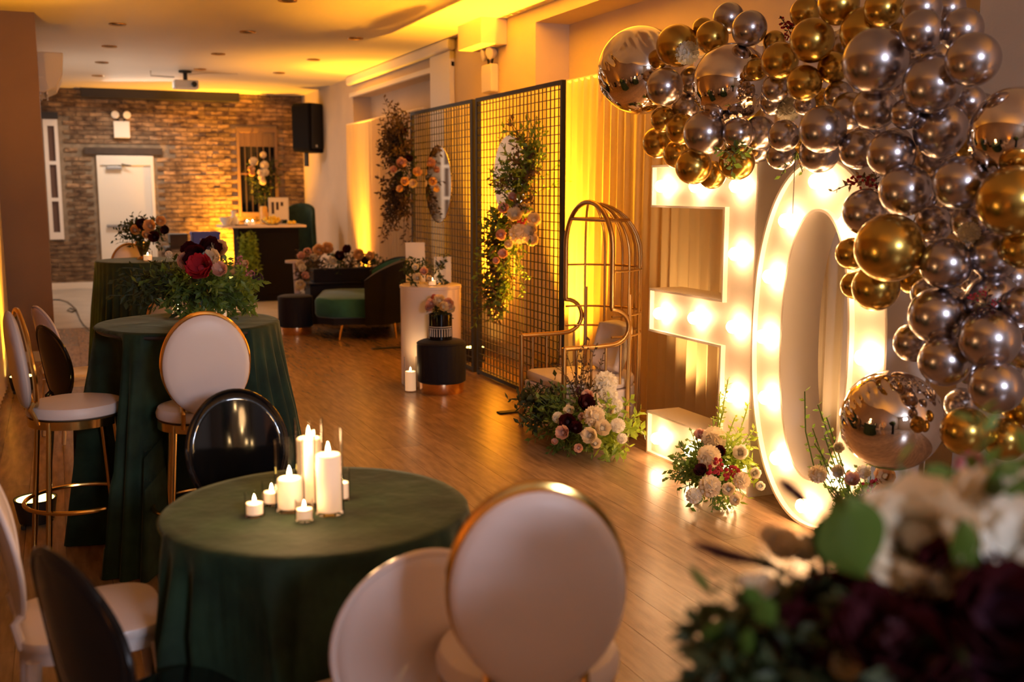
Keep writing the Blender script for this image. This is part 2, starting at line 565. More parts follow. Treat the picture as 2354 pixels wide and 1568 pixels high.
# air conditioner end-on behind the pier
p = thing('air_conditioner', 'white wall-mounted air conditioner high behind the brown pier', 'air conditioner', (-.36, 11.75, 2.66))
MB().prism([(0, 0), (.30, 0), (.42, .06), (.48, .18), (.50, .40), (0, .40)], 0, .85, 'XZ').build('casing', M['plastic_white'], p, False, .012)
for k in range(4):
    MB().box(.14 + k * .06, .155 + k * .06, .03, .82, -.02, .03).build('louver', M['plastic_white'], p, False)
box('display_light', M['paper'], .10, .30, -.012, 0, .14, .155, p)

def emergency(name, label, loc, rz):
    t = thing(name, label, 'emergency light', loc, rz)
    MB().box(-.13, .13, -.09, 0, -.30, -.02).build('housing', M['plastic_white'], t, False, .012)
    for s in (-1, 1):
        Mx = Matrix.Translation((s * .09, -.06, .09)) @ Matrix.Rotation(PI / 2 + .2, 4, 'X') @ Matrix.Rotation(s * .2, 4, 'Y')
        MB().lathe([(.03, -.05), (.055, -.02), (.065, .03), (.06, .035)], 20, M=Mx).build('lamp_head', M['plastic_white'], t)
        MB().tube([(s * .04, -.04, -.02), (s * .07, -.04, .05)], .012, 6).build('arm', M['black_metal'], t)
    return t
emergency('emergency_light', 'two-headed emergency light on the brick wall above the door', (1.08, YB - .012, 2.86), 0)
emergency('emergency_light', 'two-headed emergency light on the plaster wall above the mesh screens', (4.2, 10.2, 2.98), -PI / 2)

# loudspeaker
p = thing('loudspeaker', 'black loudspeaker mounted high in the corner beside the brick wall', 'speaker', (3.98, 17.9, 2.32), math.radians(38))
MB().prism([(-.22, .0), (.20, -.02), (.24, .1), (.24, .70), (.14, .80), (-.20, .80), (-.24, .75), (-.24, .06)], -.2, .17, 'XZ').build('cabinet', M['black_cab'], p, False, .02)
MB().prism([(-.19, .05), (.19, .05), (.19, .78), (-.17, .78)], -.222, -.2, 'XZ').build('grille', M['black_metal'], p, False, .01)
box('badge', M['paper'], -.10, -.06, -.228, -.222, .07, .11, p)
box('mounting_bracket', M['black_metal'], .06, .10, .1, .17, -.24, .05, p)

# ================================================================== UPLIGHTS
def uplight(label, x, y, power, target=None, angle=85):
    t = thing('uplight', label, 'uplight', (x, y, 0), 0)
    MB().lathe([(0, .015), (.08, .015), (.085, .03), (.10, .12), (.104, .14), (.098, .14)], 28, caps=False).build('housing', M['black_metal'], t)
    MB().lathe([(.0, .135), (.09, .136)], 28, caps=False).build('led_lens', M['led'], t)
    for s in (-1, 1):
        MB().tube([(s * .06, -.09, .012), (s * .06, .09, .012)], .012, 6).build('foot', M['black_metal'], t)
    spot('uplight_beam', (x, y, .16), target or (x + .05, y, 3), power * .55, AMBER, angle, 1.0)
    tg = Vector(target or (x + .05, y, 3))
    spot('uplight_beam', (x, y, .16), (tg.x + (.0 if x < 3 else .02), tg.y, 3.1), power * .75, AMBER, 42, 1.0)
    return t
UP_P = 1.0
uplight('amber uplight glowing on the floor beside the sideways bar stool', -.19, 5.70, 240 * UP_P, (-.55, 5.9, 2))
uplight('amber uplight farther back beside the narrow beige drape', -.36, 9.6, 320 * UP_P, (-.42, 9.9, 2))
uplight('amber uplight on the floor behind the mesh screens', 3.74, 9.60, 3000 * UP_P, (3.98, 9.60, 3))
uplight('amber uplight between the mesh screen and the birdcage chair', 3.74, 7.80, 2600 * UP_P, (3.97, 7.80, 3))
uplight('amber uplight at the foot of the drape behind the sofa', 3.84, 14.95, 1350 * UP_P, (4.06, 14.6, 3))
uplight('amber uplight at the foot of the brick wall behind the bar', 2.74, 19.06, 1700 * UP_P, (2.76, 19.5, 2.5), 110)

# ================================================================== TABLES
def cloth(name, label, cx, cy, r, h, flare, seed, nf=26, mat_='velvet', amp=.032, dents=()):
    rr = random.Random(seed)
    ph = [rr.uniform(0, 6.28) for _ in range(4)]
    am = [rr.uniform(.6, 1.3) for _ in range(nf)]
    NS = 288
    def rad(a, t):
        f = math.sin(nf * a + ph[0] + .8 * math.sin(3 * a + ph[1])) * (.75 + .25 * math.sin(5 * a + ph[2])) + .35 * math.sin(7 * a + ph[3])
        q = r + .006 + flare * t ** 1.15 + f * amp * min(1, t * 2.6)
        if t > .05:
            for dx, dy, dr in dents:
                while q > .12 and math.hypot(cx + q * math.cos(a) - dx, cy + q * math.sin(a) - dy) < dr:
                    q -= .008
        return q
    V, F = [], []
    rings = [(0.02, 0), (.2, 0), (.4, 0), (.6, 0), (.8, 0), (.93, 0), (.99, 0)]
    for k, _ in rings:
        for i in range(NS):
            a = 2 * PI * i / NS
            z = h + .003 + .0012 * noise.noise(Vector((math.cos(a) * k * 5, math.sin(a) * k * 5, seed)))
            V.append((math.cos(a) * r * k, math.sin(a) * r * k, z))
    NT = 16
    for j in range(NT + 1):
        t = j / NT
        for i in range(NS):
            a = 2 * PI * i / NS
            q = rad(a, t)
            V.append((math.cos(a) * q, math.sin(a) * q, (h - .006) * (1 - t) + .004 * t))
    nr = len(rings) + NT + 1
    for k in range(nr - 1):
        for i in range(NS):
            j = (i + 1) % NS
            F.append((k * NS + i, k * NS + j, (k + 1) * NS + j, (k + 1) * NS + i))
    F.append(tuple(range(NS))[::-1])
    b = MB(); b.v, b.f = V, F
    me = b.mesh(name, M[mat_])
    for e in me.edges:
        e.use_edge_sharp = False
    o = link(name, me, None, (cx, cy, 0))
    return tag(o, label, 'tablecloth')

def table(name, label, cx, cy, r, h):
    t = thing(name, label, 'table', (cx, cy, 0))
    MB().lathe([(0, h - .025), (r - .01, h - .025), (r, h - .018), (r, h - .004), (r - .006, h), (0, h)], 48, caps=False).build('tabletop', M['dark_wood'], t)
    MB().lathe([(.03, .03), (.03, h - .03)], 16).build('pole', M['black_metal'], t)
    MB().lathe([(.28, 0), (.28, .015), (.05, .035), (.03, .04)], 32).build('base', M['black_metal'], t)
    return t

T1 = (.665, 3.03)
table('low_table', 'low round table hidden under the green cloth with pillar candles', *T1, .445, .747)
cloth('tablecloth', 'dark green velvet cloth on the low round table with pillar candles', *T1, .452, .75, .10, 3, nf=30, amp=.040, dents=[(.57, 3.83, .29), (-.01, 3.12, .28), (.17, 2.50, .28), (.64, 2.32, .28), (.88, 1.94, .25)])
T2 = (.54, 5.14)
table('cocktail_table', 'tall cocktail table hidden under the green cloth with the flower vase', *T2, .412, 1.067)
cloth('tablecloth', 'green velvet cloth on the tall table with the gold flower vase', *T2, .418, 1.07, .16, 5, nf=40, amp=.032, dents=[(.54, 4.69, .255), (.02, 5.0, .255), (.575, 5.66, .255)])
T3 = (.68, 9.85)
table('cocktail_table', 'tall cocktail table hidden under the black-green cloth near the concrete floor', *T3, .40, 1.067)
cloth('tablecloth', 'dark green cloth on the farther tall table near the brown pier', *T3, .406, 1.07, .10, 9, nf=40, amp=.022, dents=[(.62, 10.33, .255)])
t = thing('pedestal', 'dark pedestal under the big blurred flower arrangement', 'pedestal', (1.17, .98, 0))
MB().lathe([(0, 0), (.17, 0), (.17, .02), (.12, .05), (.12, .96), (.15, 1.0), (.16, 1.01), (.16, 1.03), (0, 1.03)], 40, caps=False).build('column', M['navy'], t)

# ================================================================== STOOLS AND CHAIRS
def oval_pad(a, b, th, Mx, seg=48):
    """oval pad in the local XZ plane, thickness along Y"""
    prof = [(0, th * .5), (.6, th * .47), (.88, th * .36), (.97, th * .18), (1, 0), (.97, -th * .18), (.88, -th * .36), (.6, -th * .47), (0, -th * .5)]
    V, F = [], []
    n = len(prof)
    for i in range(seg):
        t = 2 * PI * i / seg
        for r, y in prof:
            V.append(Mx @ Vector((a * r * math.cos(t), y, b * r * math.sin(t))))
    for i in range(seg):
        j = (i + 1) % seg
        for k in range(n - 1):
            F.append((i * n + k, j * n + k, j * n + k + 1, i * n + k + 1))
    return V, F

def make_stool():
    t = thing('bar_stool', 'x', 'bar stool')
    MB().lathe([(0, .705), (.185, .705), (.202, .715), (.205, .735), (.195, .758), (.15, .768), (0, .770)], 40, caps=False).build('seat', M['white_vinyl'], t)
    MB().lathe([(.18, .665), (.20, .668), (.20, .704), (.18, .706)], 40, caps=False).build('seat_ring', M['gold'], t)
    for sx, sy in ((-1, -1), (1, -1), (-1, 1), (1, 1)):
        MB().tube([(sx * .135, sy * .135, .70), (sx * .165, sy * .165, .28), (sx * .185, sy * .185, .005)], .0125, 10).build('leg', M['gold'], t)
    ring = [(.235 * math.cos(a), .235 * math.sin(a),   .31) for a in [2 * PI * k / 48 for k in range(48)]]
    MB().tube(ring, .010, 8, closed=True).build('footrest_ring', M['gold'], t)
    Mx = Matrix.Translation((0, -.225, .965)) @ Matrix.Rotation(math.radians(6), 4, 'X')
    V, F = oval_pad(.176, .218, .05, Mx)
    MB().add(V, F).build('backrest', M['white_vinyl'], t)
    rim = [Mx @ Vector((.175 * math.cos(a), .034, .217 * math.sin(a))) for a in [2 * PI * k / 56 for k in range(56)]]
    MB().tube(rim, .011, 8, closed=True).build('back_rim', M['gold'], t)
    for s in (-1, 1):
        MB().tube([(s * .10, -.17, .69), (s * .10, -.20, .76), tuple(Mx @ Vector((s * .10, .024, -.18)))], .010, 8).build('back_support', M['gold'], t)
    return t

def make_ghost(kind, cat_label):
    mt = M[kind]
    t = thing('oval_back_chair', cat_label, 'chair')
    def seat(u, v):
        return 0
    out = []
    for k in range(40):
        a = 2 * PI * k / 40
        c_, s_ = math.cos(a), math.sin(a)
        e = .5
        out.append((.205 * abs(c_) ** e * (1 if c_ > 0 else -1), .205 * abs(s_) ** e * (1 if s_ > 0 else -1)))
    MB().prism(out, .425, .455, 'XY').build('seat', mt, t, True, .008)
    MB().prism([(x * .93, y * .93) for x, y in out], .385, .425, 'XY').build('apron', mt, t)
    for sx, sy in ((-1, -1), (1, -1), (-1, 1), (1, 1)):
        MB().tube([(sx * .165, sy * .165, .40), (sx * .17, sy * .18, .2), (sx * .175, sy * .20, .004)], [.022, .018, .013], 10).build('leg', mt, t)
    Mx = Matrix.Translation((0, -.225, .70)) @ Matrix.Rotation(math.radians(9), 4, 'X')
    def shell(u, v):
        a = 2 * PI * u
        return Mx @ Vector((.185 * v * math.cos(a), .036 * (v * math.cos(a)) ** 2, .225 * v * math.sin(a)))
    b = MB().grid(lambda u, v: shell(u, .12 + v * .88), 48, 6, closed_u=True)
    b.add([Mx @ Vector((0, 0, 0))] + [shell(k / 48, .12) for k in range(48)], [(0, 1 + k, 1 + (k + 1) % 48) for k in range(48)])
    p_ = b.build('backrest', mt, t)
    sm = p_.modifiers.new('thick', 'SOLIDIFY'); sm.thickness = .012; sm.offset = 0
    rim = [Mx @ Vector((.187 * math.cos(a), .036 * math.cos(a) ** 2, .227 * math.sin(a))) for a in [2 * PI * k / 56 for k in range(56)]]
    MB().tube(rim, .009, 8, closed=True).build('back_rim', mt, t)
    for s in (-1, 1):
        MB().tube([(s * .13, -.19, .43), (s * .12, -.205, .50), tuple(Mx @ Vector((s * .11, .012, -.185)))], .013, 8).build('back_support', mt, t)
    return t

stool = make_stool()
ghost_w = make_ghost('white_plastic', 'x')
ghost_b = make_ghost('black_plastic', 'x')
first = {}
def place(proto, label, x, y, face, group):
    """face: point the seat front looks at"""
    o = proto if proto.name not in first else copy_tree(proto)
    first[proto.name] = 1
    o.location = (x, y, 0)
    dx, dy = face[0] - x, face[1] - y
    o.rotation_euler = (0, 0, math.atan2(dy, dx) - PI / 2)
    o['label'] = label
    o['group'] = group
    return o
GS, GC = 'white round-backed gold bar stools', 'oval-backed chairs around the low table'
def place_back(proto, label, bx, by, face, group):
    """bx, by: where the backrest stands"""
    dx, dy = face[0] - bx, face[1] - by
    L = math.hypot(dx, dy)
    return place(proto, label, bx + dx / L * .225, by + dy / L * .225, (bx + dx / L * 9, by + dy / L * 9), group)
place_back(stool, 'white oval-backed gold bar stool tucked against the tall table with the gold flower vase', .535, 4.47, (.58, 5.6), GS)
o = place_back(stool, 'big white oval stool back with gold rim between the candle table and blurred flowers', .80, 1.725, (.875, 1.945), GS)
o.scale = (.965,) * 3
place_back(stool, 'white gold-legged bar stool standing sideways to the green table, seat and foot ring visible', -.20, 4.95, (.9, 5.15), GS)
place_back(stool, 'amber-lit bar stool back seen behind the gold flower vase', .58, 5.88, (.54, 5.14), GS)
place_back(stool, 'amber-lit bar stool back behind the farther tall table', .60, 10.55, (.68, 9.85), GS)
place_back(ghost_w, 'white oval-backed chair half hidden by the big stool back, facing the candle table', .68, 2.09, (.63, 3.0), GC)
place_back(ghost_b, 'black oval-backed chair standing nearest the camera beside the candle table', -.03, 2.40, (.9, 2.86), GC)
place_back(ghost_b, 'glossy black oval-backed chair on the far side of the candle table', .585, 4.05, (.55, 3.0), GC)
place_back(ghost_w, 'white chair whose pale seat shows behind the near black chair', -.205, 3.20, (.7, 3.27), GC)
place_back(ghost_b, 'black oval-backed chair behind the sideways bar stool near the pier', -.09, 6.5, (.8, 6.9), GC)
place_back(ghost_w, 'amber-lit white chair behind the black chair near the pier', -.14, 7.6, (.9, 8.0), GC)

# ================================================================== CANDLES
def flame(parent, z, x=0, y=0, s=1):
    MB().tube([(x, y, z - .004), (x, y, z + .012 * s)], .0015, 5).build('wick', M['black_wood'], parent)
    MB().lathe([(0, 0), (.006 * s, .008 * s), (.0075 * s, .016 * s), (.005 * s, .028 * s), (0, .044 * s)], 10, c=(x, y, z + .006 * s)).build('flame', M['flame'], parent)

def pillar(label, x, y, z0, r, h, rc, hc, cat='candle', group='pillar candles in glass cylinders'):
    t = thing('pillar_candle', label, cat, (x, y, z0), 0, group)
    MB().lathe([(0, 0), (r, 0), (r, h), (r - .003, h), (r - .003, .008), (0, .008)], 28, caps=False).build('glass_cylinder', M['glass'], t)
    MB().lathe([(0, .009), (rc, .009), (rc, hc), (rc - .004, hc + .003), (rc * .5, hc - .004), (0, hc - .006)], 28, caps=False).build('wax_pillar', M['wax'], t)
    flame(t, hc, s=.8)
    return t

def votive(label, x, y, z0, r=.028, h=.07, amber=False):
    t = thing('votive_candle', label, 'candle', (x, y, z0), 0, 'small votive candles in glass cups')
    MB().lathe([(0, 0), (r, 0), (r, h), (r - .002, h), (r - .002, .006), (0, .006)], 22, caps=False).build('glass_cup', M['glass'], t)
    MB().lathe([(0, .007), (r - .004, .007), (r - .004, h * .55), (0, h * .53)], 22, caps=False).build('tealight', M['wax'], t)
    flame(t, h * .53, s=.55)
    return t
ZT = .754
pillar('tallest pillar candle glass at the back of the candle table', .655, 3.065, ZT, .043, .262, .036, .20)
pillar('pillar candle glass nearest the camera on the candle table, wax almost its full width', .685, 2.945, ZT, .042, .252, .037, .175)
pillar('shorter pillar candle glass standing left of the tall pair'.replace('left of', 'next to'), .585, 3.02, ZT, .043, .212, .036, .095)
votive('votive cup standing farthest out on the candle table, beside the table edge side', .478, 3.005, ZT)
votive('votive cup tucked just behind the outermost votive', .545, 3.10, ZT)
votive('votive cup in front of the shorter pillar candle', .602, 2.905, ZT, .026, .062)
votive('amber-looking votive behind the frontmost pillar candle, toward the marquee', .752, 3.06, ZT, .024, .10)
votive('votive cup beside the black chair side of the gold vase', .515, 5.33, 1.074, .034, .085)
votive('votive cup on the sofa side of the gold vase', .70, 5.21, 1.074, .034, .085)
votive('votive cup on the farther tall table', .70, 9.68, 1.074, .04, .09)
for (x, y, z, e) in ((.64, 3.0, 1.12, 5), (.58, 2.96, .93, 2.2), (.6, 5.22, 1.25, 1.6)):
    l = bpy.data.lights.new('candle_glow', 'POINT'); l.energy = e; l.color = (1, .55, .22); l.shadow_soft_size = .05
    o = bpy.data.objects.new('candle_glow', l); col.objects.link(o); o.location = (x, y, z)

# ================================================================== OTTOMANS, PLINTH
def ottoman(label, x, y, r=.205, h=.44):
    t = thing('ottoman', label, 'ottoman', (x, y, 0), 0, 'round velvet ottomans with metal bases')
    NS = 96
    fn = lambda a, z: 1 + (.012 * abs(math.sin(16 * a)) if .1 < z < h - .03 else 0)
    MB().lathe([(r * .93, .09), (r, .10), (r * 1.0, .2), (r * 1.0, .3), (r, h - .04), (r * .97, h - .01), (r * .85, h), (0, h + .005)], NS, caps=False, fn=fn).build('cushion', M['navy'], t)
    MB().lathe([(0, .0), (r * .90, .0), (r * .92, .006), (r * .92, .092), (0, .093)], 48, caps=False).build('metal_band', M['copper'], t)
    piping = [(r * .99 * math.cos(2 * PI * k / 48), r * .99 * math.sin(2 * PI * k / 48), h - .022) for k in range(48)]
    MB().tube(piping, .006, 6, closed=True).build('piping', M['navy'], t)
    return t
ottoman('black round ottoman with rose-gold base in front of the white plinth', 2.90, 8.22)
ottoman('black round ottoman with rose-gold base between the bar and the green sofa', 2.51, 12.27, .20, .46)

t = thing('plinth', 'white cylinder plinth with cards and flowers on top, behind the ottoman', 'plinth', (2.96, 8.66, 0))
MB().lathe([(.262, .0), (.265, .004), (.265, .84), (.27, .845), (.27, .868), (.262, .872), (0, .872)], 64).build('drum', M['white_plastic'], t)
pillar('tall floor candle in a glass cylinder beside the black ottoman', 2.66, 8.33, 0, .052, .30, .045, .17)
o = spot('candle_glow', (2.66, 8.33, .22), (2.75, 8.5, .6), 3, (1, .6, .25), 150, 1, .04)

# hat-box vase on the ottoman
t = thing('hatbox_vase', 'black patterned hat box with blush blossoms standing on the near ottoman', 'flower box', (2.90, 8.24, .446))
MB().lathe([(0, 0), (.10, 0), (.10, .215), (.094, .215), (.094, .02), (0, .02)], 32, caps=False).build('box', M['black_plastic'], t)
for k in range(10):
    a = -PI / 2 - .3 + (k - 4.5) * .22
    c_, s_ = math.cos(a), math.sin(a)
    MB().tube([(.102 * c_, .102 * s_, .03), (.102 * c_, .102 * s_, .085)], .004, 5).tube([(.102 * math.cos(a - .07), .102 * math.sin(a - .07), .10), (.102 * c_, .102 * s_, .088), (.102 * math.cos(a + .07), .102 * math.sin(a + .07), .10)], .0035, 5).build('white_motif', M['paper'], t)
MB().tube([(.102 * math.cos(a), .102 * math.sin(a), .112) for a in [-PI / 2 - 1.4 + k * .11 for k in range(21)]], .003, 5).build('white_line', M['paper'], t)

def card(label, x, y, z, w_, h_, rz, name='upright_card'):
    t = thing(name, label, 'card', (x, y, z), rz)
    MB().box(-w_ / 2, w_ / 2, -.004, .004, .012, h_).build('sheet', M['paper'], t, False)
    MB().prism([(-.05, 0), (.05, 0), (.01, .02), (-.01, .02)], -.03, .03, 'YZ').build('stand', M['glass'], t, False)
    return t
card('tall pale card standing at the back of the white plinth', 2.87, 8.80, .873, .17, .36, -.3)
card('shorter white card standing on the white plinth beside the candle', 3.06, 8.62, .873, .15, .24, -.45)
votive('votive candle glowing on the white plinth', 2.93, 8.52, .873, .035, .08)

# ================================================================== MESH SCREENS
def mesh_screen(label, y0, y1, foot_y, xs=3.5, h=2.5):
    t = thing('mesh_screen', label, 'screen', (xs, (y0 + y1) / 2, 0))
    w2 = (y1 - y0) / 2
    f = .017
    for s in (-1, 1):
        box('side_post', M['black_metal'], -f, f, s * w2 - f, s * w2 + f, 0, h, t)
    for z in (.03, h - f):
        box('crossbar', M['black_metal'], -f, f, -w2 + f, w2 - f, z - f, z + f, t)
    b = MB()
    n = int(round(2 * w2 / .072))
    for k in range(1, n):
        y = -w2 + 2 * w2 * k / n
        b.box(-.0035, .0035, y - .0035, y + .0035, .045, h - .03)
    nz = int(round(h / .066))
    for k in range(1, nz):
        z = h * k / nz
        b.box(-.0105, -.0035, -w2 + f, w2 - f, z - .0035, z + .0035)
    o_ = b.build('wire_grid', M['black_metal'], t, False)
    o_['kind'] = 'stuff'
    for s in (-1, 1):
        if s * w2 * foot_y > 0:
            MB().box(-.50, .40, s * w2 - .035 + .06 * -s, s * w2 + .035 + .06 * -s, 0, .012).build('floor_foot', M['black_metal'], t, False)
    s = 1 if foot_y > 0 else -1
    MB().tube([(.02, s * (w2 - .06), .32), (.36, s * (w2 - .06), .02)], .012, 6).build('brace', M['black_metal'], t)
    return t
mesh_screen('black mesh screen nearer the sofa with a round mirror and dark hanging flowers', 9.0, 10.78, 1)
mesh_screen('black mesh screen beside the birdcage chair with a round mirror and cream flowers', 7.15, 8.88, -1)
for k, (y, z, r, lab) in enumerate(((9.90, 1.745, .385, 'round mirror on the mesh screen nearer the sofa'), (8.10, 1.80, .345, 'round mirror on the mesh screen beside the birdcage chair'))):
    t = thing('round_mirror', lab, 'mirror', (3.478, y, z))
    Mx = Matrix.Rotation(PI / 2, 4, 'Y') @ Matrix.Rotation(0, 4, 'Z')
    MB().lathe([(0, -.006), (r - .004, -.006), (r, -.002), (r, .003), (0, .003)], 64, M=Mx, caps=False).build('disc', M['mirror'], t)
    MB().lathe([(.03, .003), (.03, .012), (0, .012)], 16, M=Mx).build('clip', M['black_metal'], t)
t = thing('cable_weight', 'dark round base weight and coiled cable on the floor behind the mesh screen', 'floor weight', (3.86, 8.25, 0))
MB().lathe([(.20, 0), (.21, .02), (.20, .04), (.05, .05), (0, .05)], 32).build('disc', M['black_metal'], t)
MB().tube([(.16 * math.cos(k * .5) + .02, .16 * math.sin(k * .5), .056 + k * .0008) for k in range(36)], .006, 6).build('coil', M['black_plastic'], t)

# ================================================================== BIRDCAGE CHAIR
t = thing('birdcage_chair', 'gold birdcage chair with arched canopy and cream seat beside the mesh screen', 'chair', (3.33, 6.39, 0), 0)
g = M['antique_gold']
HW = .345
def ell(a, rx, ry):
    return (rx * math.sin(a), ry * math.cos(a))
arch = [(0, HW * s, z) for s, z in ((1, .92), (1, 1.1), (1, 1.26))]
arch += [(0, HW * math.cos(a), 1.30 + .31 * math.sin(a)) for a in [PI * k / 24 for k in range(25)]]
arch += [(0, -HW, z) for z in (1.26, 1.1, .92)]
MB().tube(arch, .017, 10).build('front_arch', g, t)
for s in (1, -1):
    sc_ = [(.0, s * HW, .92)]
    sc_ += [(.13 * math.sin(a), s * HW, .79 + .12 * math.cos(a)) for a in [PI * k / 12 for k in range(13)]]
    sc_ += [(-.1, s * HW, .665), (-.35, s * HW, .665)]
    MB().tube(sc_, .016, 10).build('arm_rail', g, t)
    MB().tube([(-.35, s * HW, .672), (-.35, s * HW, .0)], .017, 10).build('front_post', g, t)
    for k in range(4):
        x = -.26 + k * .11
        MB().tube([(x, s * HW, .66 if x < 0 else .67), (x, s * HW, .40)], .009, 8).build('arm_bar', g, t)
    MB().tube([(.15, s * HW * .93, 1.0 if s < 0 else 1.0), (.15, s * HW * .93, 0)], .013, 8).build('rear_post', g, t)
DB = .37
def dome(a, z):
    if z <= 1.25:
        k = 1
    else:
        k = math.sqrt(max(0, 1 - ((z - 1.25) / .36) ** 2)) * .999 + .001
    return (DB * math.sin(a) * k, HW * math.cos(a) * k, z)
for j in range(1, 8):
    a = PI * j / 8
    zs = [.06, .4, .8, 1.25] + [1.25 + .35 * math.sin(q * PI / 2 / 8) for q in range(1, 9)]
    MB().tube([dome(a, min(z, 1.6)) for z in zs], .009, 8).build('cage_bar', g, t)
for z in (.72, .86, 1.16, 1.49):
    MB().tube([dome(PI * k / 24, z) for k in range(25)], .008 if z != 1.49 else .013, 8).build('cage_ring', g, t)
MB().tube([dome(0, 1.49), dome(PI, 1.49)], .012, 8).build('cage_ring', g, t)
MB().tube([dome(PI * k / 24, .06) for k in range(25)], .012, 8).build('cage_ring', g, t)
seat_out = [(-.335, -HW + .02), (-.335, HW - .02)] + [((DB - .03) * math.sin(a), (HW - .03) * math.cos(a)) for a in [PI * k / 16 for k in range(17)]]
MB().prism(seat_out, .07, .35, 'XY').build('seat_base', M['white_vinyl'], t, False, .01)
MB().prism([(x * .985, y * .98) for x, y in seat_out], .352, .43, 'XY').build('seat_cushion', M['white_vinyl'], t, True, .03)
o = MB().grid(lambda u, v: Vector((.05 * math.cos(PI * (u - .5)) ** .5 * (1 - abs(2 * v - 1) ** 2.5) if 0 < u < 1 else 0, (u - .5) * .30, (v - .5) * .30)), 14, 14)
pc = thing('throw_pillow', 'cream pillow leaning in the back of the birdcage chair', 'pillow', (3.46, 6.36, .62), .1)
pm = o.build('pillow_cover', M['white_vinyl'], pc)
pm.modifiers.new('t', 'SOLIDIFY').thickness = .07
pm.rotation_euler = (0, .28, 0)

# ================================================================== MARQUEE NUMBERS
t3 = thing('marquee_number', 'tall white light-up marquee numeral 3 with glowing bulbs', 'light-up number', (3.43, 5.19, 0))
o3 = [(.55, 1.845), (-.55, 1.845), (-.55, .0), (.55, .0), (.55, .28), (-.24, .28), (-.24, .80), (.55, .80), (.55, 1.075), (-.24, 1.075), (-.24, 1.585), (.55, 1.585)]
def in_set(o_, d):
    n = len(o_)
    A = sum(o_[i][0] * o_[(i + 1) % n][1] - o_[(i + 1) % n][0] * o_[i][1] for i in range(n))
    s = 1 if A > 0 else -1
    R = []
    for i in range(n):
        p, q, r = Vector(o_[i - 1]), Vector(o_[i]), Vector(o_[(i + 1) % n])
        d1, d2 = (q - p).normalized(), (r - q).normalized()
        n1, n2 = Vector((-d1.y, d1.x)) * s, Vector((-d2.y, d2.x)) * s
        bis = n1 + n2
        R.append(tuple(q + bis * (d / (1 + n1.dot(n2)))))
    return R
MB().prism(o3, .03, .24, 'YZ').build('body', M['white_metal'], t3, False)
inn = in_set(o3, .014)
rim = MB()
n = len(o3)
rim.add([(0, *p) for p in o3] + [(0, *p) for p in inn] + [(.03, *p) for p in o3] + [(.03, *p) for p in inn],
        [f for i in range(n) for f in ((i, (i + 1) % n, n + (i + 1) % n, n + i), (i, 2 * n + i, 2 * n + (i + 1) % n, (i + 1) % n), (n + i, n + (i + 1) % n, 3 * n + (i + 1) % n, 3 * n + i))])
rim.build('face_rim', M['white_metal'], t3, False)
bulb_me = None
def bulb(parent, y, z):
    global bulb_me
    if bulb_me is None:
        bulb_me = MB().lathe([(0, -.032), (.020, -.030), (.034, -.016), (.038, .004), (.030, .024), (.014, .034), (.012, .045)], 14, M=Matrix.Rotation(PI / 2, 4, 'Y'), caps=False).mesh('bulb', M['bulb'])
        bulb.sock = MB().lathe([(.018, 0), (.018, .02), (.014, .022)], 12, M=Matrix.Translation((.03, 0, 0)) @ Matrix.Rotation(-PI / 2, 4, 'Y')).mesh('socket', M['white_metal'])
    b = link('bulb', bulb_me, parent, (-.022, y, z))
    return b
for y, z in ((.40, 1.715), (.02, 1.715), (-.38, 1.715), (-.39, 1.345), (-.39, .94), (0, .945), (.39, .93), (-.39, .55), (-.39, .15), (0, .14), (.39, .13)):
    bulb(t3, y, z)
t0 = thing('marquee_number', 'tall white light-up marquee numeral 0 half covered by balloons', 'light-up number', (3.39, 4.10, 0))
def sup(a, hw, hh, e=.9):
    c_, s_ = math.cos(a), math.sin(a)
    return (hw * abs(c_) ** e * (1 if c_ >= 0 else -1), .925 + hh * abs(s_) ** e * (1 if s_ >= 0 else -1))
NQ = 96
outer = [sup(2 * PI * k / NQ, .505, .925) for k in range(NQ)]
inner = [sup(2 * PI * k / NQ, .245, .665) for k in range(NQ)]
def ringsolid(o_, i_, x0, x1):
    b = MB(); n = len(o_)
    b.add([(x0, *p) for p in o_] + [(x0, *p) for p in i_] + [(x1, *p) for p in o_] + [(x1, *p) for p in i_],
          [f for k in range(n) for j in [(k + 1) % n] for f in ((k, j, n + j, n + k), (2 * n + k, 3 * n + k, 3 * n + j, 2 * n + j), (k, 2 * n + k, 2 * n + j, j), (n + k, n + j, 3 * n + j, 3 * n + k))])
    return b
ringsolid(outer, inner, .03, .24).build('body', M['white_metal'], t0)
ringsolid(outer, [sup(2 * PI * k / NQ, .491, .911) for k in range(NQ)], 0, .03).build('face_rim', M['white_metal'], t0)
ringsolid([sup(2 * PI * k / NQ, .259, .679) for k in range(NQ)], inner, 0, .03).build('face_rim', M['white_metal'], t0)
for y, z in ((0, 1.735), (.22, 1.54), (-.22, 1.54), (.335, 1.25), (-.335, 1.25), (.375, .93), (-.375, .93), (.335, .61), (-.335, .61), (.22, .31), (-.22, .31), (0, .115)):
    bulb(t0, y, z)

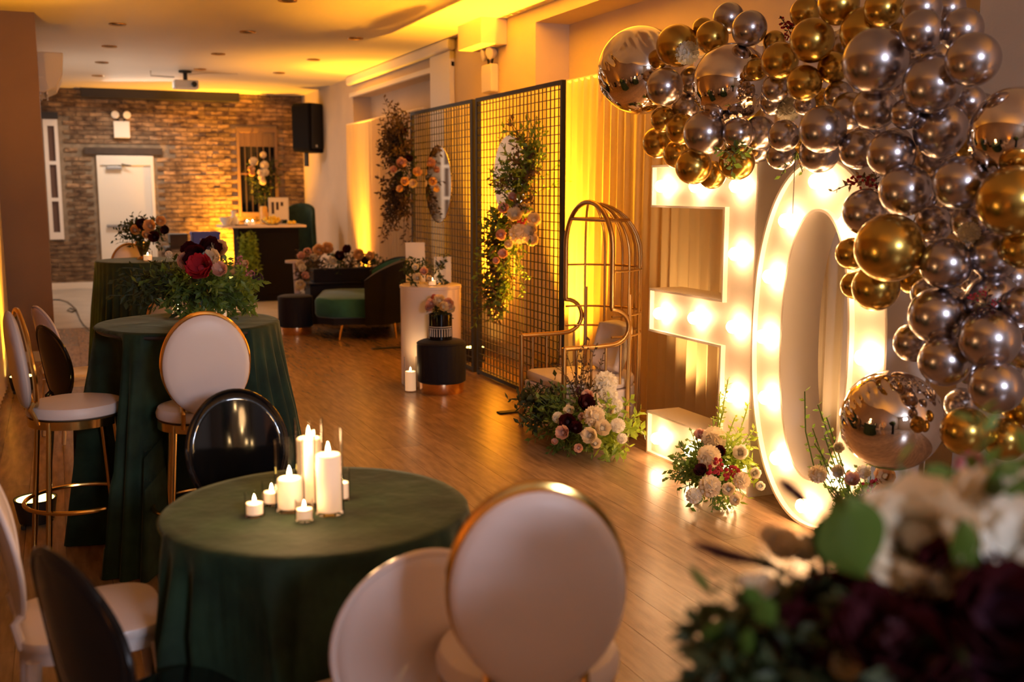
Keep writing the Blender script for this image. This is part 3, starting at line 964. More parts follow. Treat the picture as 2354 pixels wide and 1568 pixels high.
# ================================================================== SOFA
t = thing('loveseat', 'dark green velvet loveseat with curved shell back and gold legs', 'sofa', (3.38, 11.97, 0), math.radians(72))
def shell_fn(th):
    def f(u, v):
        a = PI * 1.02 * (u - .5)
        rx, ry = .62, .42
        wrap = abs(2 * u - 1)
        top = .86 - .20 * wrap ** 3
        z = .17 + (top - .17) * v
        k = 1 + .10 * v + th
        return Vector((rx * k * math.sin(a), -ry * k * math.cos(a) + .05, z))
    return f
V = MB()
fo, fi = shell_fn(0), shell_fn(-.16)
NU, NV = 40, 10
V.grid(fo, NU, NV).grid(fi, NU, NV)
nn = (NU + 1) * (NV + 1)
for i in range(NU):
    a, b = i * (NV + 1), (i + 1) * (NV + 1)
    V.f.append((a + NV, b + NV, nn + b + NV, nn + a + NV))
    V.f.append((a, nn + a, nn + b, b))
for j in range(NV):
    e = NU * (NV + 1)
    V.f.append((j, j + 1, nn + j + 1, nn + j)); V.f.append((e + j, nn + e + j, nn + e + j + 1, e + j + 1))
V.build('shell_back', M['navy'], t)
fi2, fi3 = shell_fn(-.165), shell_fn(-.21)
MB().grid(lambda u, v: fi2(.02 + u * .96, .25 + v * .72), 40, 8).build('inner_padding', M['velvet_lit'], t)
so = [(.56 * math.sin(a) , .02 - .40 * math.cos(a)) for a in [-PI / 2 + PI * k / 16 for k in range(17)]] + [(.56, .40), (.42, .58), (-.42, .58), (-.56, .40)]
MB().prism(so, .24, .46, 'XY').build('seat_cushion', M['velvet_lit'], t, True, .04)
MB().prism([(x * .96, y * .96) for x, y in so], .17, .24, 'XY').build('seat_frame', M['navy'], t, False)
for x, y in ((-.5, .3), (.5, .3), (-.45, -.22), (.45, -.22)):
    MB().tube([(x, y, .18), (x * 1.08, y * 1.1, .004)], [.017, .009], 8).build('leg', M['gold'], t)
t.scale = (1.12, 1.12, 1.04)
# ================================================================== BAR
t = thing('bar_counter', 'black bar counter with a pale top and greenery on its end', 'bar', (2.9, 16.3, 0))
MB().box(-.44, .47, -.25, .25, 0, 1.12).build('cabinet', M['black_cab'], t, False, .004)
MB().box(-.40, .43, -.262, -.25, .10, 1.05).build('front_panel', M['black_cab'], t, False, .004)
MB().box(-.68, .57, -.34, .34, 1.12, 1.155).build('counter_top', mat('counter', (.72, .60, .48), .3), t, False, .006)
BAR = t
def jar(name, label, cat, x, y, z, prof, m_, extra=None):
    t = thing(name, label, cat, (x, y, z))
    MB().lathe(prof, 24, caps=False).build('vessel', m_, t)
    if extra:
        extra(t)
    return t
ZB = 1.157
jar('glass_carafe', 'frosted round carafe near the end of the bar top', 'carafe', 2.42, 16.15, ZB, [(0, 0), (.06, 0), (.075, .06), (.05, .12), (.03, .16), (.04, .22), (.035, .22), (.025, .16), (0, .01)], M['paper'])
jar('ice_bucket', 'white bowl beside the carafe at the open end of the bar top', 'bowl', 2.30, 16.10, ZB, [(0, 0), (.05, 0), (.09, .08), (.10, .12), (.09, .12), (.045, .01), (0, .01)], M['paper'])
jar('drink_dispenser', 'amber glass dispenser in the middle of the bar top', 'dispenser', 2.90, 16.36, ZB, [(0, 0), (.06, 0), (.06, .24), (.05, .27), (.05, .28), (0, .28)], mat('amber_glass', (.8, .45, .08), .15, spec=.8))
for k, (x, y, w_) in enumerate(((2.60, 16.08, 'candle on the bar next to the carafe'), (2.69, 16.12, 'candle on the bar between the carafe and lemons'))):
    votive('glowing votive ' + w_, x, y, ZB, .04, .10)
bowl = jar('lemon_bowl', 'clear bowl under the heap of lemons on the bar', 'bowl', 2.98, 16.10, ZB, [(0, 0), (.08, 0), (.15, .05), (.17, .08), (.165, .08), (.14, .05), (.07, .008), (0, .008)], M['glass'])
lem = MB().lathe([(0, -.045), (.008, -.04), (.022, -.028), (.032, 0), (.022, .028), (.008, .040), (0, .045)], 12, M=Matrix.Rotation(PI / 2, 4, 'Y')).mesh('lemon', M['lemon'])
k = 0
for (dx, dy, dz) in [(-.06, -.03, .05), (0, -.05, .05), (.06, -.02, .05), (-.03, .04, .05), (.04, .05, .05), (-.1, .02, .085), (.1, .03, .085), (-.02, 0, .10), (.04, .01, .105)]:
    o = link('lemon', lem, None, (2.98 + dx, 16.10 + dy, ZB + dz)); o.rotation_euler = (k, k * 1.7, k * 2.3); k += 1
    tag(o, 'yellow lemon heaped in the clear bowl on the bar', 'lemon', 'lemons in the bowl on the bar')
for dx in (0, .07):
    o = link('lemon', lem, None, (3.24 + dx, 16.08 + dx * .4, ZB + .033)); o.rotation_euler = (0, 0, dx * 9)
    tag(o, 'yellow lemon lying loose beyond the bowl on the bar' + (' next to the bottles' if dx else ' close to the bowl'), 'lemon', 'loose lemons on the bar')
t = thing('bar_menu', 'framed menu card standing on the bar behind the lemons', 'sign', (3.13, 16.34, ZB))
MB().box(-.14, .14, -.008, .008, .07, .40).build('sheet', M['paper'], t, False)
for s in (-1, 1):
    MB().box(s * .14 - .012, s * .14 + .012, -.012, .012, .0, .41).build('frame_side', M['plastic_white'], t, False)
MB().box(-.128, .128, -.012, .012, .385, .41).build('frame_top', M['plastic_white'], t, False)
for k in range(3):
    MB().box(-.11 + k * .07, -.07 + k * .07, -.012, -.009, .16 + .06 * k, .34).build('dark_print', M['dark_wood'], t, False)
o = box('serving_tray', M['black_metal'], 2.42, 2.60, 15.98, 16.06, ZB, ZB + .012)
tag(o, 'small black tray on the bar under the carafe', 'tray')

t = thing('draped_armchair', 'dark green high-backed armchair standing behind the bar', 'chair', (3.56, 16.95, 0), math.radians(150))
MB().grid(lambda u, v: Vector((.27 * (1 + .15 * (1 - v)) * math.sin(PI * 1.1 * (u - .5)), -.22 * math.cos(PI * 1.1 * (u - .5)), .2 + (1.27 * math.cos((u - .5) * 1.3) ** .8) * v)), 24, 10).build('shell_back', M['velvet'], t)
t.children[0].modifiers.new('s', 'SOLIDIFY').thickness = .06
MB().box(-.25, .25, -.14, .28, .3, .5).build('seat', M['velvet'], t, False, .04)
for sx, sy in ((-1, -1), (1, -1), (-1, 1), (1, 1)):
    MB().tube([(sx * .2, sy * .12 + .07, .31), (sx * .22, sy * .15 + .07, 0)], .015, 8).build('leg', M['black_metal'], t)

# blue crate on a dark table behind the flowers
t = thing('side_table', 'dark draped side table carrying the blue crate', 'table', (1.66, 14.2, 0))
MB().box(-.42, .30, -.25, .25, .93, .96).build('tabletop', M['dark_wood'], t, False)
for sx, sy in ((-.38, -.2), (.26, -.2), (-.38, .2), (.26, .2)):
    MB().box(sx - .02, sx + .02, sy - .02, sy + .02, 0, .93).build('leg', M['dark_wood'], t, False)
t = thing('storage_crate', 'blue plastic crate with a white mark behind the vase flowers', 'crate', (1.74, 14.1, .962))
MB().box(-.16, .16, -.12, .12, 0, .012).box(-.17, .17, -.13, -.118, 0, .17).box(-.17, .17, .118, .13, 0, .17).box(-.17, -.158, -.118, .118, 0, .17).box(.158, .17, -.118, .118, 0, .17).build('tub', M['blue'], t, False, .004)
MB().box(-.18, .18, -.14, -.128, .155, .185).box(-.18, .18, .128, .14, .155, .185).box(-.18, -.168, -.14, .14, .155, .185).box(.168, .18, -.14, .14, .155, .185).build('rim', M['blue'], t, False)
MB().tube([(-.08, -.133, .10), (-.05, -.133, .07), (.01, -.133, .12), (.04, -.133, .08)], .006, 5).build('white_mark', M['paper'], t)
t = thing('carton', 'dark carton beside the blue crate', 'box', (1.40, 14.1, .962))
MB().box(-.11, .11, -.11, .11, 0, .15).build('carton_body', M['dark_wood'], t, False, .004)
MB().box(-.112, .112, -.112, .112, .15, .165).build('lid', M['black_metal'], t, False, .003)

# low console with planter
t = thing('console_table', 'black low console behind the loveseat holding a flower trough', 'console', (3.38, 13.2, 0))
MB().box(-.52, .52, -.17, .17, .0, .50).build('cabinet', M['navy'], t, False, .01)
MB().box(-.54, .54, -.19, .19, .50, .52).build('counter_top', M['navy'], t, False, .005)
t = thing('side_pedestal', 'small cream pedestal with trailing flowers beside the console', 'pedestal', (2.66, 12.85, 0))
MB().lathe([(0, .80), (.14, .80), (.14, .83), (0, .83)], 28, caps=False).build('top', M['white_plastic'], t)
MB().lathe([(.04, .02), (.035, .4), (.05, .80)], 16).build('column', M['white_plastic'], t)
MB().lathe([(.12, 0), (.12, .015), (.04, .03)], 24).build('foot', M['white_plastic'], t)

# cable on the concrete
o = MB().tube([(-.20, 17.5, .008), (-.05, 17.45, .008), (.05, 17.1, .008), (.10, 16.6, .008), (.16, 15.9, .008), (.10, 15.6, .01), (.04, 15.8, .012), (.08, 16.1, .014), (.16, 15.7, .016), (.19, 14.6, .008), (.22, 14.0, .008), (.33, 13.1, .008), (.45, 12.4, .008)], .009, 6).build('power_cable', M['black_plastic'])
tag(o, 'black cable looping over the concrete floor near the brick wall', 'cable')

# ================================================================== FLOWERS
def at(u, v, d):
    """point seen at picture position u, v at distance d along the view axis"""
    return CAM + (FW + RT * ((u - 1177) / FPX) - UP * ((v - 784) / FPX)) * d

def petal(b, c, out, up, w_, l_, cup):
    """one curved petal of 2 x 3 quads starting at c, leaning along out, curling to up"""
    side = out.cross(up).normalized()
    V = []
    for j in range(4):
        t = j / 3
        ww = w_ * (math.sin(PI * (.18 + .72 * t)) ** .7)
        ctr = c + out * (l_ * math.sin(t * cup)) + up * (l_ * (1 - math.cos(t * cup)) + l_ * .35 * t)
        for k in (-1, 0, 1):
            V.append(ctr + side * (k * ww * .5) + up * (.12 * w_ * abs(k)))
    b.add(V, [(j * 3 + k, j * 3 + k + 1, j * 3 + k + 4, j * 3 + k + 3) for j in range(3) for k in range(2)])

def rose_mesh(m_):
    b = MB(); up = Vector((0, 0, 1)); r = random.Random(5)
    for ring, (n, tilt, l_, w_, z) in enumerate(((5, 1.15, .5, .55, -.25), (6, .85, .48, .5, -.22), (5, .55, .45, .42, -.2), (4, .3, .42, .32, -.18))):
        for k in range(n):
            a = 2 * PI * k / n + ring * .5 + r.uniform(-.12, .12)
            o_ = Vector((math.cos(a), math.sin(a), 0))
            petal(b, o_ * .08 + up * z, (o_ * math.sin(tilt) + up * math.cos(tilt)).normalized(), (up * math.sin(tilt) * .9 + o_ * math.cos(tilt) * .1 + up * .1).normalized(), w_, l_, 1.0)
    b.lathe([(0, -.3), (.16, -.22), (.2, -.05), (.12, .12), (0, .17)], 8, caps=False)
    return b.mesh('rose', m_)

def mum_mesh(m_):
    b = MB(); n = 120
    for i in range(n):
        z = 1 - 1.75 * (i + .5) / n
        ph = i * 2.39996
        q = math.sqrt(max(0, 1 - z * z))
        d_ = Vector((q * math.cos(ph), q * math.sin(ph), z))
        s = d_.orthogonal().normalized()
        s = Matrix.Rotation(i * 1.3, 3, d_) @ s
        u_ = d_.cross(s)
        b.add([d_ * .28 + s * .05, d_ * .28 - s * .05, d_ * .46 - s * .09 + u_ * .02, d_ * .53 + u_ * .05, d_ * .46 + s * .09 + u_ * .02], [(0, 1, 2, 3, 4)])
    b.lathe([(0, -.38), (.3, -.2), (.36, .05), (.22, .3), (0, .38)], 10, caps=False)
    return b.mesh('chrysanthemum', m_)

def berry_mesh(m_):
    b = MB(); r = random.Random(9)
    for i in range(16):
        d_ = Vector((r.uniform(-1, 1), r.uniform(-1, 1), r.uniform(-.3, 1))) * .42
        b.lathe([(0, -.09), (.08, -.045), (.09, 0), (.08, .045), (0, .09)], 6, c=tuple(d_), caps=False)
        b.tube([(0, 0, -.4), tuple(d_ * .5 + Vector((0, 0, -.1))), tuple(d_)], .014, 3)
    return b.mesh('berry_cluster', m_)

flower_cache = {}
def flower(parent, kind, colr, pos, size, facing=(0, -1, .3), name=None):
    key = (kind, colr)
    if key not in flower_cache:
        flower_cache[key] = {'rose': rose_mesh, 'mum': mum_mesh, 'berry': berry_mesh}[kind](M[colr])
    nm = name or {'rose': 'rose', 'mum': 'chrysanthemum', 'berry': 'berry_cluster'}[kind]
    o = link(nm, flower_cache[key], parent, pos)
    o.rotation_euler = (Vector(facing)).to_track_quat('Z', 'Y').to_euler()
    o.rotation_euler.rotate_axis('Z', rnd.uniform(0, 6))
    o.scale = (size,) * 3
    return o

def leaf(b, p, d_, size, r):
    d_ = d_.normalized()
    s = d_.cross(Vector((r.uniform(-1, 1), r.uniform(-1, 1), r.uniform(-.2, 1)))).normalized()
    n_ = s.cross(d_)
    w_ = size * .24
    b.add([p, p + d_ * size * .45 + s * w_ - n_ * size * .06, p + d_ * size * .5, p + d_ * size * .45 - s * w_ - n_ * size * .06, p + d_ * size + n_ * size * -.1],
          [(0, 1, 2), (0, 2, 3), (1, 4, 2), (2, 4, 3)])

def sprig(b, p0, p1, n, size, r, bend=.15, stem=.002, bs=None):
    """a twig from p0 to p1 with n leaves"""
    p0, p1 = Vector(p0), Vector(p1)
    L = (p1 - p0).length
    off = Vector((r.uniform(-1, 1), r.uniform(-1, 1), r.uniform(-1, 1))) * L * bend
    pts = [p0.lerp(p1, t) + off * math.sin(PI * t) for t in (0, .25, .5, .75, 1)]
    (bs or b).tube(pts, stem, 4)
    ax = (p1 - p0).normalized()
    for i in range(n):
        t = .15 + .85 * i / max(1, n - 1)
        k = min(3, int(t * 4)); q = pts[k].lerp(pts[k + 1], t * 4 - k)
        a = i * 2.4 + r.uniform(-.4, .4)
        o_ = Matrix.Rotation(a, 3, ax) @ ax.orthogonal().normalized()
        leaf(b, q, (o_ + ax * r.uniform(.3, .9)), size * r.uniform(.7, 1.2), r)

def foliage(parent, center, rad, n_sprigs, leaves, size, seed, m_='leaf', bias=(0, 0, .3), name='foliage'):
    """bushy foliage: sprigs radiating from the centre of an ellipsoid"""
    r = random.Random(seed); b = MB()
    c = Vector(center)
    for i in range(n_sprigs):
        d_ = Vector((r.gauss(0, 1), r.gauss(0, 1), r.gauss(0, 1))).normalized() + Vector(bias)
        d_.normalize()
        e = Vector((d_.x * rad[0], d_.y * rad[1], d_.z * rad[2])) * r.uniform(.7, 1.1)
        sprig(b, c + e * .15, c + e, leaves, size, r)
    o = b.build(name, M[m_], parent, smooth=False)
    o['kind'] = 'stuff'
    return o

def arrangement(name, label, base, cat='flower arrangement', group=None):
    return thing(name, label, cat, base, 0, group)

def loc_of(parent, p):
    return Vector(p) - parent.location

# ---- floor arrangement by the birdcage chair
def px_flowers(t, lst, d0, k=1.25):
    for (u, v, s, kind, c_, dd) in lst:
        d = d0 + dd
        p = at(u, v, d)
        size = s * d / FPX * k
        flower(t, kind, c_, loc_of(t, p), size, (CAM - p).normalized() + Vector((rnd.uniform(-.4, .4), rnd.uniform(-.4, .4), rnd.uniform(.0, .5))))

t = arrangement('floor_flowers', 'wide floor arrangement of white and blush blooms at the foot of the birdcage chair', (2.98, 6.02, 0))
D = 6.66
foliage(t, (0, 0, .14), (.30, .30, .30), 110, 9, .050, 1, 'leaf')
foliage(t, (-.06, .16, .26), (.24, .26, .20), 46, 10, .055, 2, 'leaf_dark', (-.3, .3, .1))
foliage(t, (.16, -.30, .18), (.22, .24, .22), 40, 9, .065, 3, 'leaf_lime', (.1, -.5, .1))
foliage(t, (.1, .0, .3), (.22, .22, .42), 26, 9, .035, 4, 'leaf_brown', (0, -.1, .8))
px_flowers(t, [(1392, 880, 44, 'mum', 'white', .05), (1398, 907, 36, 'mum', 'white', 0), (1416, 932, 26, 'mum', 'white', -.05), (1366, 957, 40, 'mum', 'cream', -.2), (1384, 985, 32, 'rose', 'cream', -.25),
               (1358, 1002, 32, 'rose', 'cream', -.3), (1420, 978, 28, 'mum', 'white', -.25), (1296, 995, 28, 'rose', 'blush', -.15), (1308, 946, 22, 'rose', 'cream', -.05), (1283, 960, 22, 'mum', 'white', -.05),
               (1353, 912, 26, 'rose', 'blush', .0), (1340, 960, 18, 'rose', 'blush', -.1), (1330, 1030, 18, 'rose', 'blush', -.3), (1430, 1008, 20, 'mum', 'white', -.3), (1275, 1018, 14, 'rose', 'blush', -.1),
               (1305, 970, 34, 'rose', 'burgundy', -.1), (1345, 930, 34, 'rose', 'burgundy', -.05), (1322, 985, 26, 'rose', 'burgundy', -.15), (1368, 1020, 22, 'rose', 'cream', -.3), (1400, 945, 24, 'rose', 'cream', -.1), (1328, 905, 22, 'berry', 'burgundy', 0)], D)
# ---- floor arrangement between the numbers
t = arrangement('floor_flowers', 'tall narrow floor arrangement with cream mums and a red bloom before the marquee three', (3.13, 4.62, 0))
D = 5.50
foliage(t, (0, 0, .16), (.22, .19, .24), 110, 9, .045, 11, 'leaf')
foliage(t, (.08, -.08, .22), (.17, .17, .22), 46, 8, .05, 12, 'leaf_lime', (.1, -.3, .2))
r_ = random.Random(5); b = MB()
for (du, dv) in ((1674, 872), (1655, 905), (1720, 930), (1690, 960), (1735, 985), (1640, 960), (1705, 1000), (1665, 940)):
    p = loc_of(t, at(du, dv, 5.6)); sprig(b, (p.x * .4, p.y * .4, .2), p, 26, .032, r_, .04, .003)
o = b.build('tall_spikes', M['leaf_lime'], t, False); o['kind'] = 'stuff'
px_flowers(t, [(1640, 1010, 48, 'mum', 'cream', .03), (1630, 1050, 44, 'mum', 'cream', -.08), (1632, 1118, 42, 'mum', 'cream', -.2), (1705, 1105, 32, 'mum', 'cream', -.2), (1702, 1042, 30, 'rose', 'white', -.1),
               (1655, 1078, 44, 'berry', 'red', -.15), (1672, 1085, 40, 'berry', 'red', -.15), (1595, 1140, 30, 'mum', 'white', -.2), (1735, 1088, 22, 'rose', 'white', -.15), (1610, 1000, 22, 'rose', 'blush', .05), (1748, 1118, 18, 'rose', 'white', -.15),
               (1675, 1125, 26, 'rose', 'cream', -.22), (1690, 1150, 22, 'rose', 'cream', -.22), (1612, 1085, 26, 'rose', 'burgundy', -.12), (1655, 1040, 24, 'rose', 'burgundy', -.02)], D)
# ---- floor arrangement right of the zero
t = arrangement('floor_flowers', 'floor arrangement behind the lowest mirrored sphere, at the foot of the zero', (3.26, 3.52, 0))
foliage(t, (0, 0, .16), (.22, .22, .30), 80, 9, .045, 21, 'leaf')
r_ = random.Random(8); b = MB()
for (du, dv) in ((1850, 900), (1868, 985), (1872, 1020), (1900, 960), (1885, 1060), (1880, 930), (1895, 1000)):
    p = loc_of(t, at(du, dv, 4.75)); sprig(b, (0, .05, .2), p, 16, .036, r_, .12, .003)
o = b.build('reaching_sprigs', M['leaf'], t, False); o['kind'] = 'stuff'
px_flowers(t, [(1960, 1105, 30, 'rose', 'blush', 0), (2000, 1115, 34, 'berry', 'red', -.1), (2035, 1095, 40, 'rose', 'orange', -.1), (1930, 1085, 26, 'rose', 'white', 0), (1880, 1090, 34, 'mum', 'cream', .05), (1985, 1085, 26, 'mum', 'white', 0), (1925, 1030, 22, 'rose', 'white', .02), (2020, 1130, 28, 'rose', 'orange', -.15)], 4.55)

# ---- vase on the tall table
t = thing('gold_vase', 'gold footed vase on the tall green-clothed table', 'vase', (.60, 5.18, 1.074))
MB().lathe([(0, 0), (.055, 0), (.055, .01), (.02, .03), (.015, .06), (.04, .085), (.068, .12), (.072, .17), (.066, .172), (.03, .10), (0, .095)], 32, caps=False).build('body', M['gold'], t)
t = arrangement('vase_flowers', 'loose green arrangement with burgundy and pink blooms in the gold vase', (.60, 5.18, 1.25))
D = 4.84
foliage(t, (0, 0, -.02), (.27, .24, .15), 120, 10, .045, 31, 'leaf', (0, 0, -.1))
foliage(t, (.10, .02, -.03), (.20, .18, .16), 46, 10, .05, 32, 'leaf', (.4, 0, -.3))
foliage(t, (-.1, 0, .0), (.30, .2, .16), 40, 9, .045, 33, 'leaf_dark', (-.3, 0, -.1))
px_flowers(t, [(424, 600, 34, 'rose', 'blush', -.1), (508, 622, 30, 'rose', 'blush', -.15), (465, 618, 52, 'rose', 'red', -.15), (455, 590, 48, 'rose', 'burgundy', -.1), (490, 598, 36, 'rose', 'cream', -.12), (480, 572, 44, 'rose', 'burgundy', 0), (440, 578, 36, 'rose', 'burgundy', 0),
               (505, 575, 34, 'rose', 'orange', .02), (545, 600, 22, 'berry', 'pink', 0), (570, 625, 22, 'berry', 'pink', 0), (590, 632, 24, 'berry', 'purple', 0), (388, 585, 14, 'mum', 'cream', 0), (565, 607, 14, 'rose', 'orange', .05)], D)
# ---- farther table
t = thing('gold_vase', 'small gold vase on the farther tall table', 'vase', (.68, 9.9, 1.074))
MB().lathe([(0, 0), (.06, 0), (.06, .01), (.025, .03), (.05, .10), (.07, .16), (.065, .16), (0, .08)], 24, caps=False).build('body', M['gold'], t)
t = arrangement('vase_flowers', 'small orange and burgundy arrangement on the farther tall table', (.68, 9.9, 1.24))
foliage(t, (0, 0, .05), (.24, .22, .18), 80, 8, .045, 41, 'leaf_dark')
px_flowers(t, [(345, 520, 24, 'rose', 'orange', -.1), (368, 508, 20, 'rose', 'orange', 0), (310, 530, 20, 'rose', 'orange', 0), (325, 516, 22, 'rose', 'burgundy', -.05), (355, 545, 22, 'rose', 'burgundy', -.1), (335, 540, 18, 'rose', 'orange', -.12), (382, 530, 18, 'rose', 'burgundy', 0)], 9.15)

# ---- flowers on the mesh screens
t = arrangement('hanging_flowers', 'long dark spray of dried leaves and blush blooms on the screen nearer the sofa', (3.44, 10.7, 1.9))
r_ = random.Random(17); b = MB()
for i in range(210):
    v = r_.uniform(-1, 1)
    c_ = Vector((-.03 + r_.uniform(-.12, .02), .10 - .10 * abs(v) + r_.uniform(-.1, .1), v * .42))
    k = 1 - abs(v) * .45
    e = c_ + Vector((r_.uniform(-.16, .02), r_.uniform(-.35, .35) * k + .06, r_.uniform(-.1, .35) if v > -.1 else r_.uniform(-.38, .08)))
    sprig(b, c_, e, 9, .055, r_, .12, .003)
for u, v in ((895, 235), (912, 240), (882, 290), (925, 255), (890, 520), (905, 530), (930, 540), (922, 480)):
    p = loc_of(t, at(u, v, 11.02)); sprig(b, (-.03, .05, p.z * .5), p, 20, .045, r_, .06, .003)
o = b.build('foliage', M['leaf_brown'], t, False); o['kind'] = 'stuff'
foliage(t, (-.04, .05, .05), (.12, .26, .55), 50, 9, .055, 52, 'leaf_dark', (-.2, 0, 0))
px_flowers(t, [(922, 375, 26, 'rose', 'blush', 0), (958, 398, 24, 'rose', 'orange', -.05), (930, 418, 22, 'rose', 'orange', -.05), (953, 422, 22, 'rose', 'cream', 0), (921, 436, 18, 'rose', 'orange', -.05), (925, 302, 18, 'rose', 'burgundy', 0), (905, 390, 18, 'rose', 'blush', 0), (940, 365, 18, 'rose', 'burgundy', 0)], 10.9, 1.0)
t = arrangement('hanging_flowers', 'trailing spray with a cluster of cream blooms on the screen beside the birdcage chair', (3.40, 7.75, 1.4))
r_ = random.Random(27); b = MB(); b2 = MB()
path = [Vector((0, p.y - 7.75, p.z - 1.4)) for p in [Vector((3.45, y, z)) for y, z in ((7.35, 1.95), (7.55, 1.75), (7.75, 1.55), (7.9, 1.35), (8.0, 1.2), (8.05, .95), (8.02, .78))]]
for i in range(330):
    k = r_.random() * (len(path) - 1.001); j = int(k)
    c_ = path[j].lerp(path[j + 1], k - j) + Vector((-.03, -.04, 0))
    wd = (.30, .34, .36, .34, .28, .22, .16)[j]
    e = c_ + Vector((r_.uniform(-.2, -.0), r_.uniform(-1, 1) * wd, r_.uniform(-.05, .32) if j < 2 else r_.uniform(-.28, .12)))
    sprig(b if r_.random() < .65 else b2, c_, e, 9, .056, r_, .12, .0025)
for u, v in ((1258, 345), (1208, 350), (1305, 415), (1290, 370), (1232, 380), (1110, 525), (1130, 510), (1200, 680), (1215, 640), (1240, 500)):
    p = loc_of(t, at(u, v, 8.5)); sprig(b, (-.03, p.y * .5, p.z * .5 + .02), p, 18, .045, r_, .06, .0025)
o = b.build('foliage', M['leaf'], t, False); o['kind'] = 'stuff'
o = b2.build('dry_foliage', M['leaf_brown'], t, False); o['kind'] = 'stuff'
px_flowers(t, [(1193, 483, 24, 'rose', 'cream', 0), (1213, 484, 24, 'rose', 'cream', 0), (1183, 498, 30, 'rose', 'cream', -.05), (1227, 506, 28, 'rose', 'cream', -.05), (1193, 538, 38, 'mum', 'cream', -.12), (1224, 530, 28, 'rose', 'cream', -.1), (1227, 555, 26, 'rose', 'cream', -.1),
               (1150, 540, 22, 'rose', 'blush', 0), (1168, 562, 18, 'rose', 'cream', -.05), (1158, 586, 20, 'rose', 'blush', -.05), (1205, 515, 26, 'berry', 'red', -.05), (1158, 480, 22, 'rose', 'blush', 0), (1178, 455, 18, 'rose', 'blush', 0), (1140, 600, 14, 'rose', 'blush', 0)], 8.2)
# ---- flowers on the plinth and ottoman
t = arrangement('plinth_flowers', 'leafy stems and small pale blooms beside the cards on the white plinth', (2.80, 8.60, .873))
foliage(t, (0, 0, .10), (.13, .12, .18), 26, 7, .045, 61, 'leaf_dark')
foliage(t, (.22, 0, .12), (.10, .08, .20), 14, 6, .045, 62, 'leaf_dark')
MB().lathe([(0, 0), (.045, 0), (.05, .09), (.044, .09), (.04, .01), (0, .01)], 20, caps=False).build('glass_vase', M['glass'], t)
px_flowers(t, [(960, 640, 18, 'rose', 'cream', 0), (975, 625, 16, 'rose', 'blush', 0), (985, 642, 14, 'rose', 'cream', 0), (955, 615, 14, 'rose', 'white', 0)], 8.9)
t = arrangement('hatbox_flowers', 'blush blossoms and a leafy twig in the black hat box', (2.90, 8.24, .655))
foliage(t, (0, 0, .03), (.13, .12, .09), 24, 6, .04, 63, 'leaf_dark', (.3, 0, .1))
px_flowers(t, [(992, 700, 20, 'rose', 'blush', 0), (1010, 692, 24, 'rose', 'cream', 0), (1030, 698, 22, 'rose', 'blush', 0), (1018, 706, 20, 'rose', 'cream', -.06), (998, 690, 18, 'rose', 'pink', .04), (985, 708, 16, 'rose', 'blush', 0), (1035, 710, 18, 'rose', 'cream', 0)], 8.68)
# ---- trough on the console
t = arrangement('trough_flowers', 'long low trough of yellow-lit blooms and dark leaves on the console behind the loveseat', (3.38, 13.2, .522))
MB().box(-.46, .46, -.11, .11, 0, .17).build('trough', M['navy'], t, False, .01)
for k in range(4):
    foliage(t, (-.36 + .24 * k, 0, .20), (.2, .14, .17), 30, 7, .05, 70 + k, 'leaf_dark' if k % 2 else 'leaf_brown', (0, -.2, .3))
px_flowers(t, [(733, 575, 24, 'rose', 'orange', 0), (752, 572, 24, 'rose', 'orange', 0), (825, 585, 22, 'rose', 'orange', -.05), (705, 580, 18, 'rose', 'blush', 0), (720, 592, 16, 'rose', 'white', -.05), (780, 590, 20, 'rose', 'burgundy', 0), (800, 575, 18, 'rose', 'burgundy', 0), (850, 590, 18, 'rose', 'orange', 0), (765, 600, 16, 'rose', 'white', -.05), (840, 600, 16, 'rose', 'burgundy', 0)], 13.3)
t = arrangement('pedestal_flowers', 'small trailing blooms in cream and rust on the cream pedestal', (2.70, 12.75, .83))
foliage(t, (.02, 0, -.08), (.12, .1, .30), 34, 7, .045, 81, 'leaf_brown', (.1, -.1, -.2))
px_flowers(t, [(690, 608, 16, 'rose', 'cream', 0), (695, 618, 16, 'rose', 'white', -.03), (690, 655, 20, 'rose', 'cream', 0), (700, 635, 16, 'rose', 'blush', 0), (693, 590, 16, 'rose', 'blush', 0)], 12.66)
# ---- flowers hung in front of the barred window
t = arrangement('hanging_flowers', 'cream blooms with dark leaves hung on the barred window in the brick wall', (3.42, 19.2, 1.95))
foliage(t, (0, 0, 0), (.34, .12, .34), 70, 8, .07, 91, 'leaf_dark')
foliage(t, (.02, .03, -.35), (.20, .08, .30), 30, 8, .07, 92, 'leaf_dark')
px_flowers(t, [(583, 371, 16, 'mum', 'cream', 0), (605, 356, 12, 'mum', 'cream', 0), (608, 380, 16, 'mum', 'cream', 0), (610, 396, 14, 'mum', 'cream', 0), (598, 396, 11, 'mum', 'cream', 0), (578, 390, 14, 'rose', 'orange', 0), (580, 400, 12, 'rose', 'orange', 0), (601, 408, 12, 'mum', 'cream', 0), (604, 418, 12, 'mum', 'cream', 0)], 18.6)
# ---- greenery on the bar end
t = arrangement('hanging_greenery', 'curtain of bright green fern hanging over the open end of the bar', (2.56, 16.0, .9))
r_ = random.Random(99); b = MB()
for i in range(90):
    x = r_.uniform(-.13, .12); z0 = r_.uniform(-.55, .2)
    sprig(b, (x, -.03 + r_.uniform(-.01, .01), z0), (x + r_.uniform(-.06, .1), -.09 + r_.uniform(-.05, 0), z0 - r_.uniform(.12, .3)), 10, .06, r_, .1, .003)
o = b.build('foliage', M['leaf_lime'], t, False); o['kind'] = 'stuff'

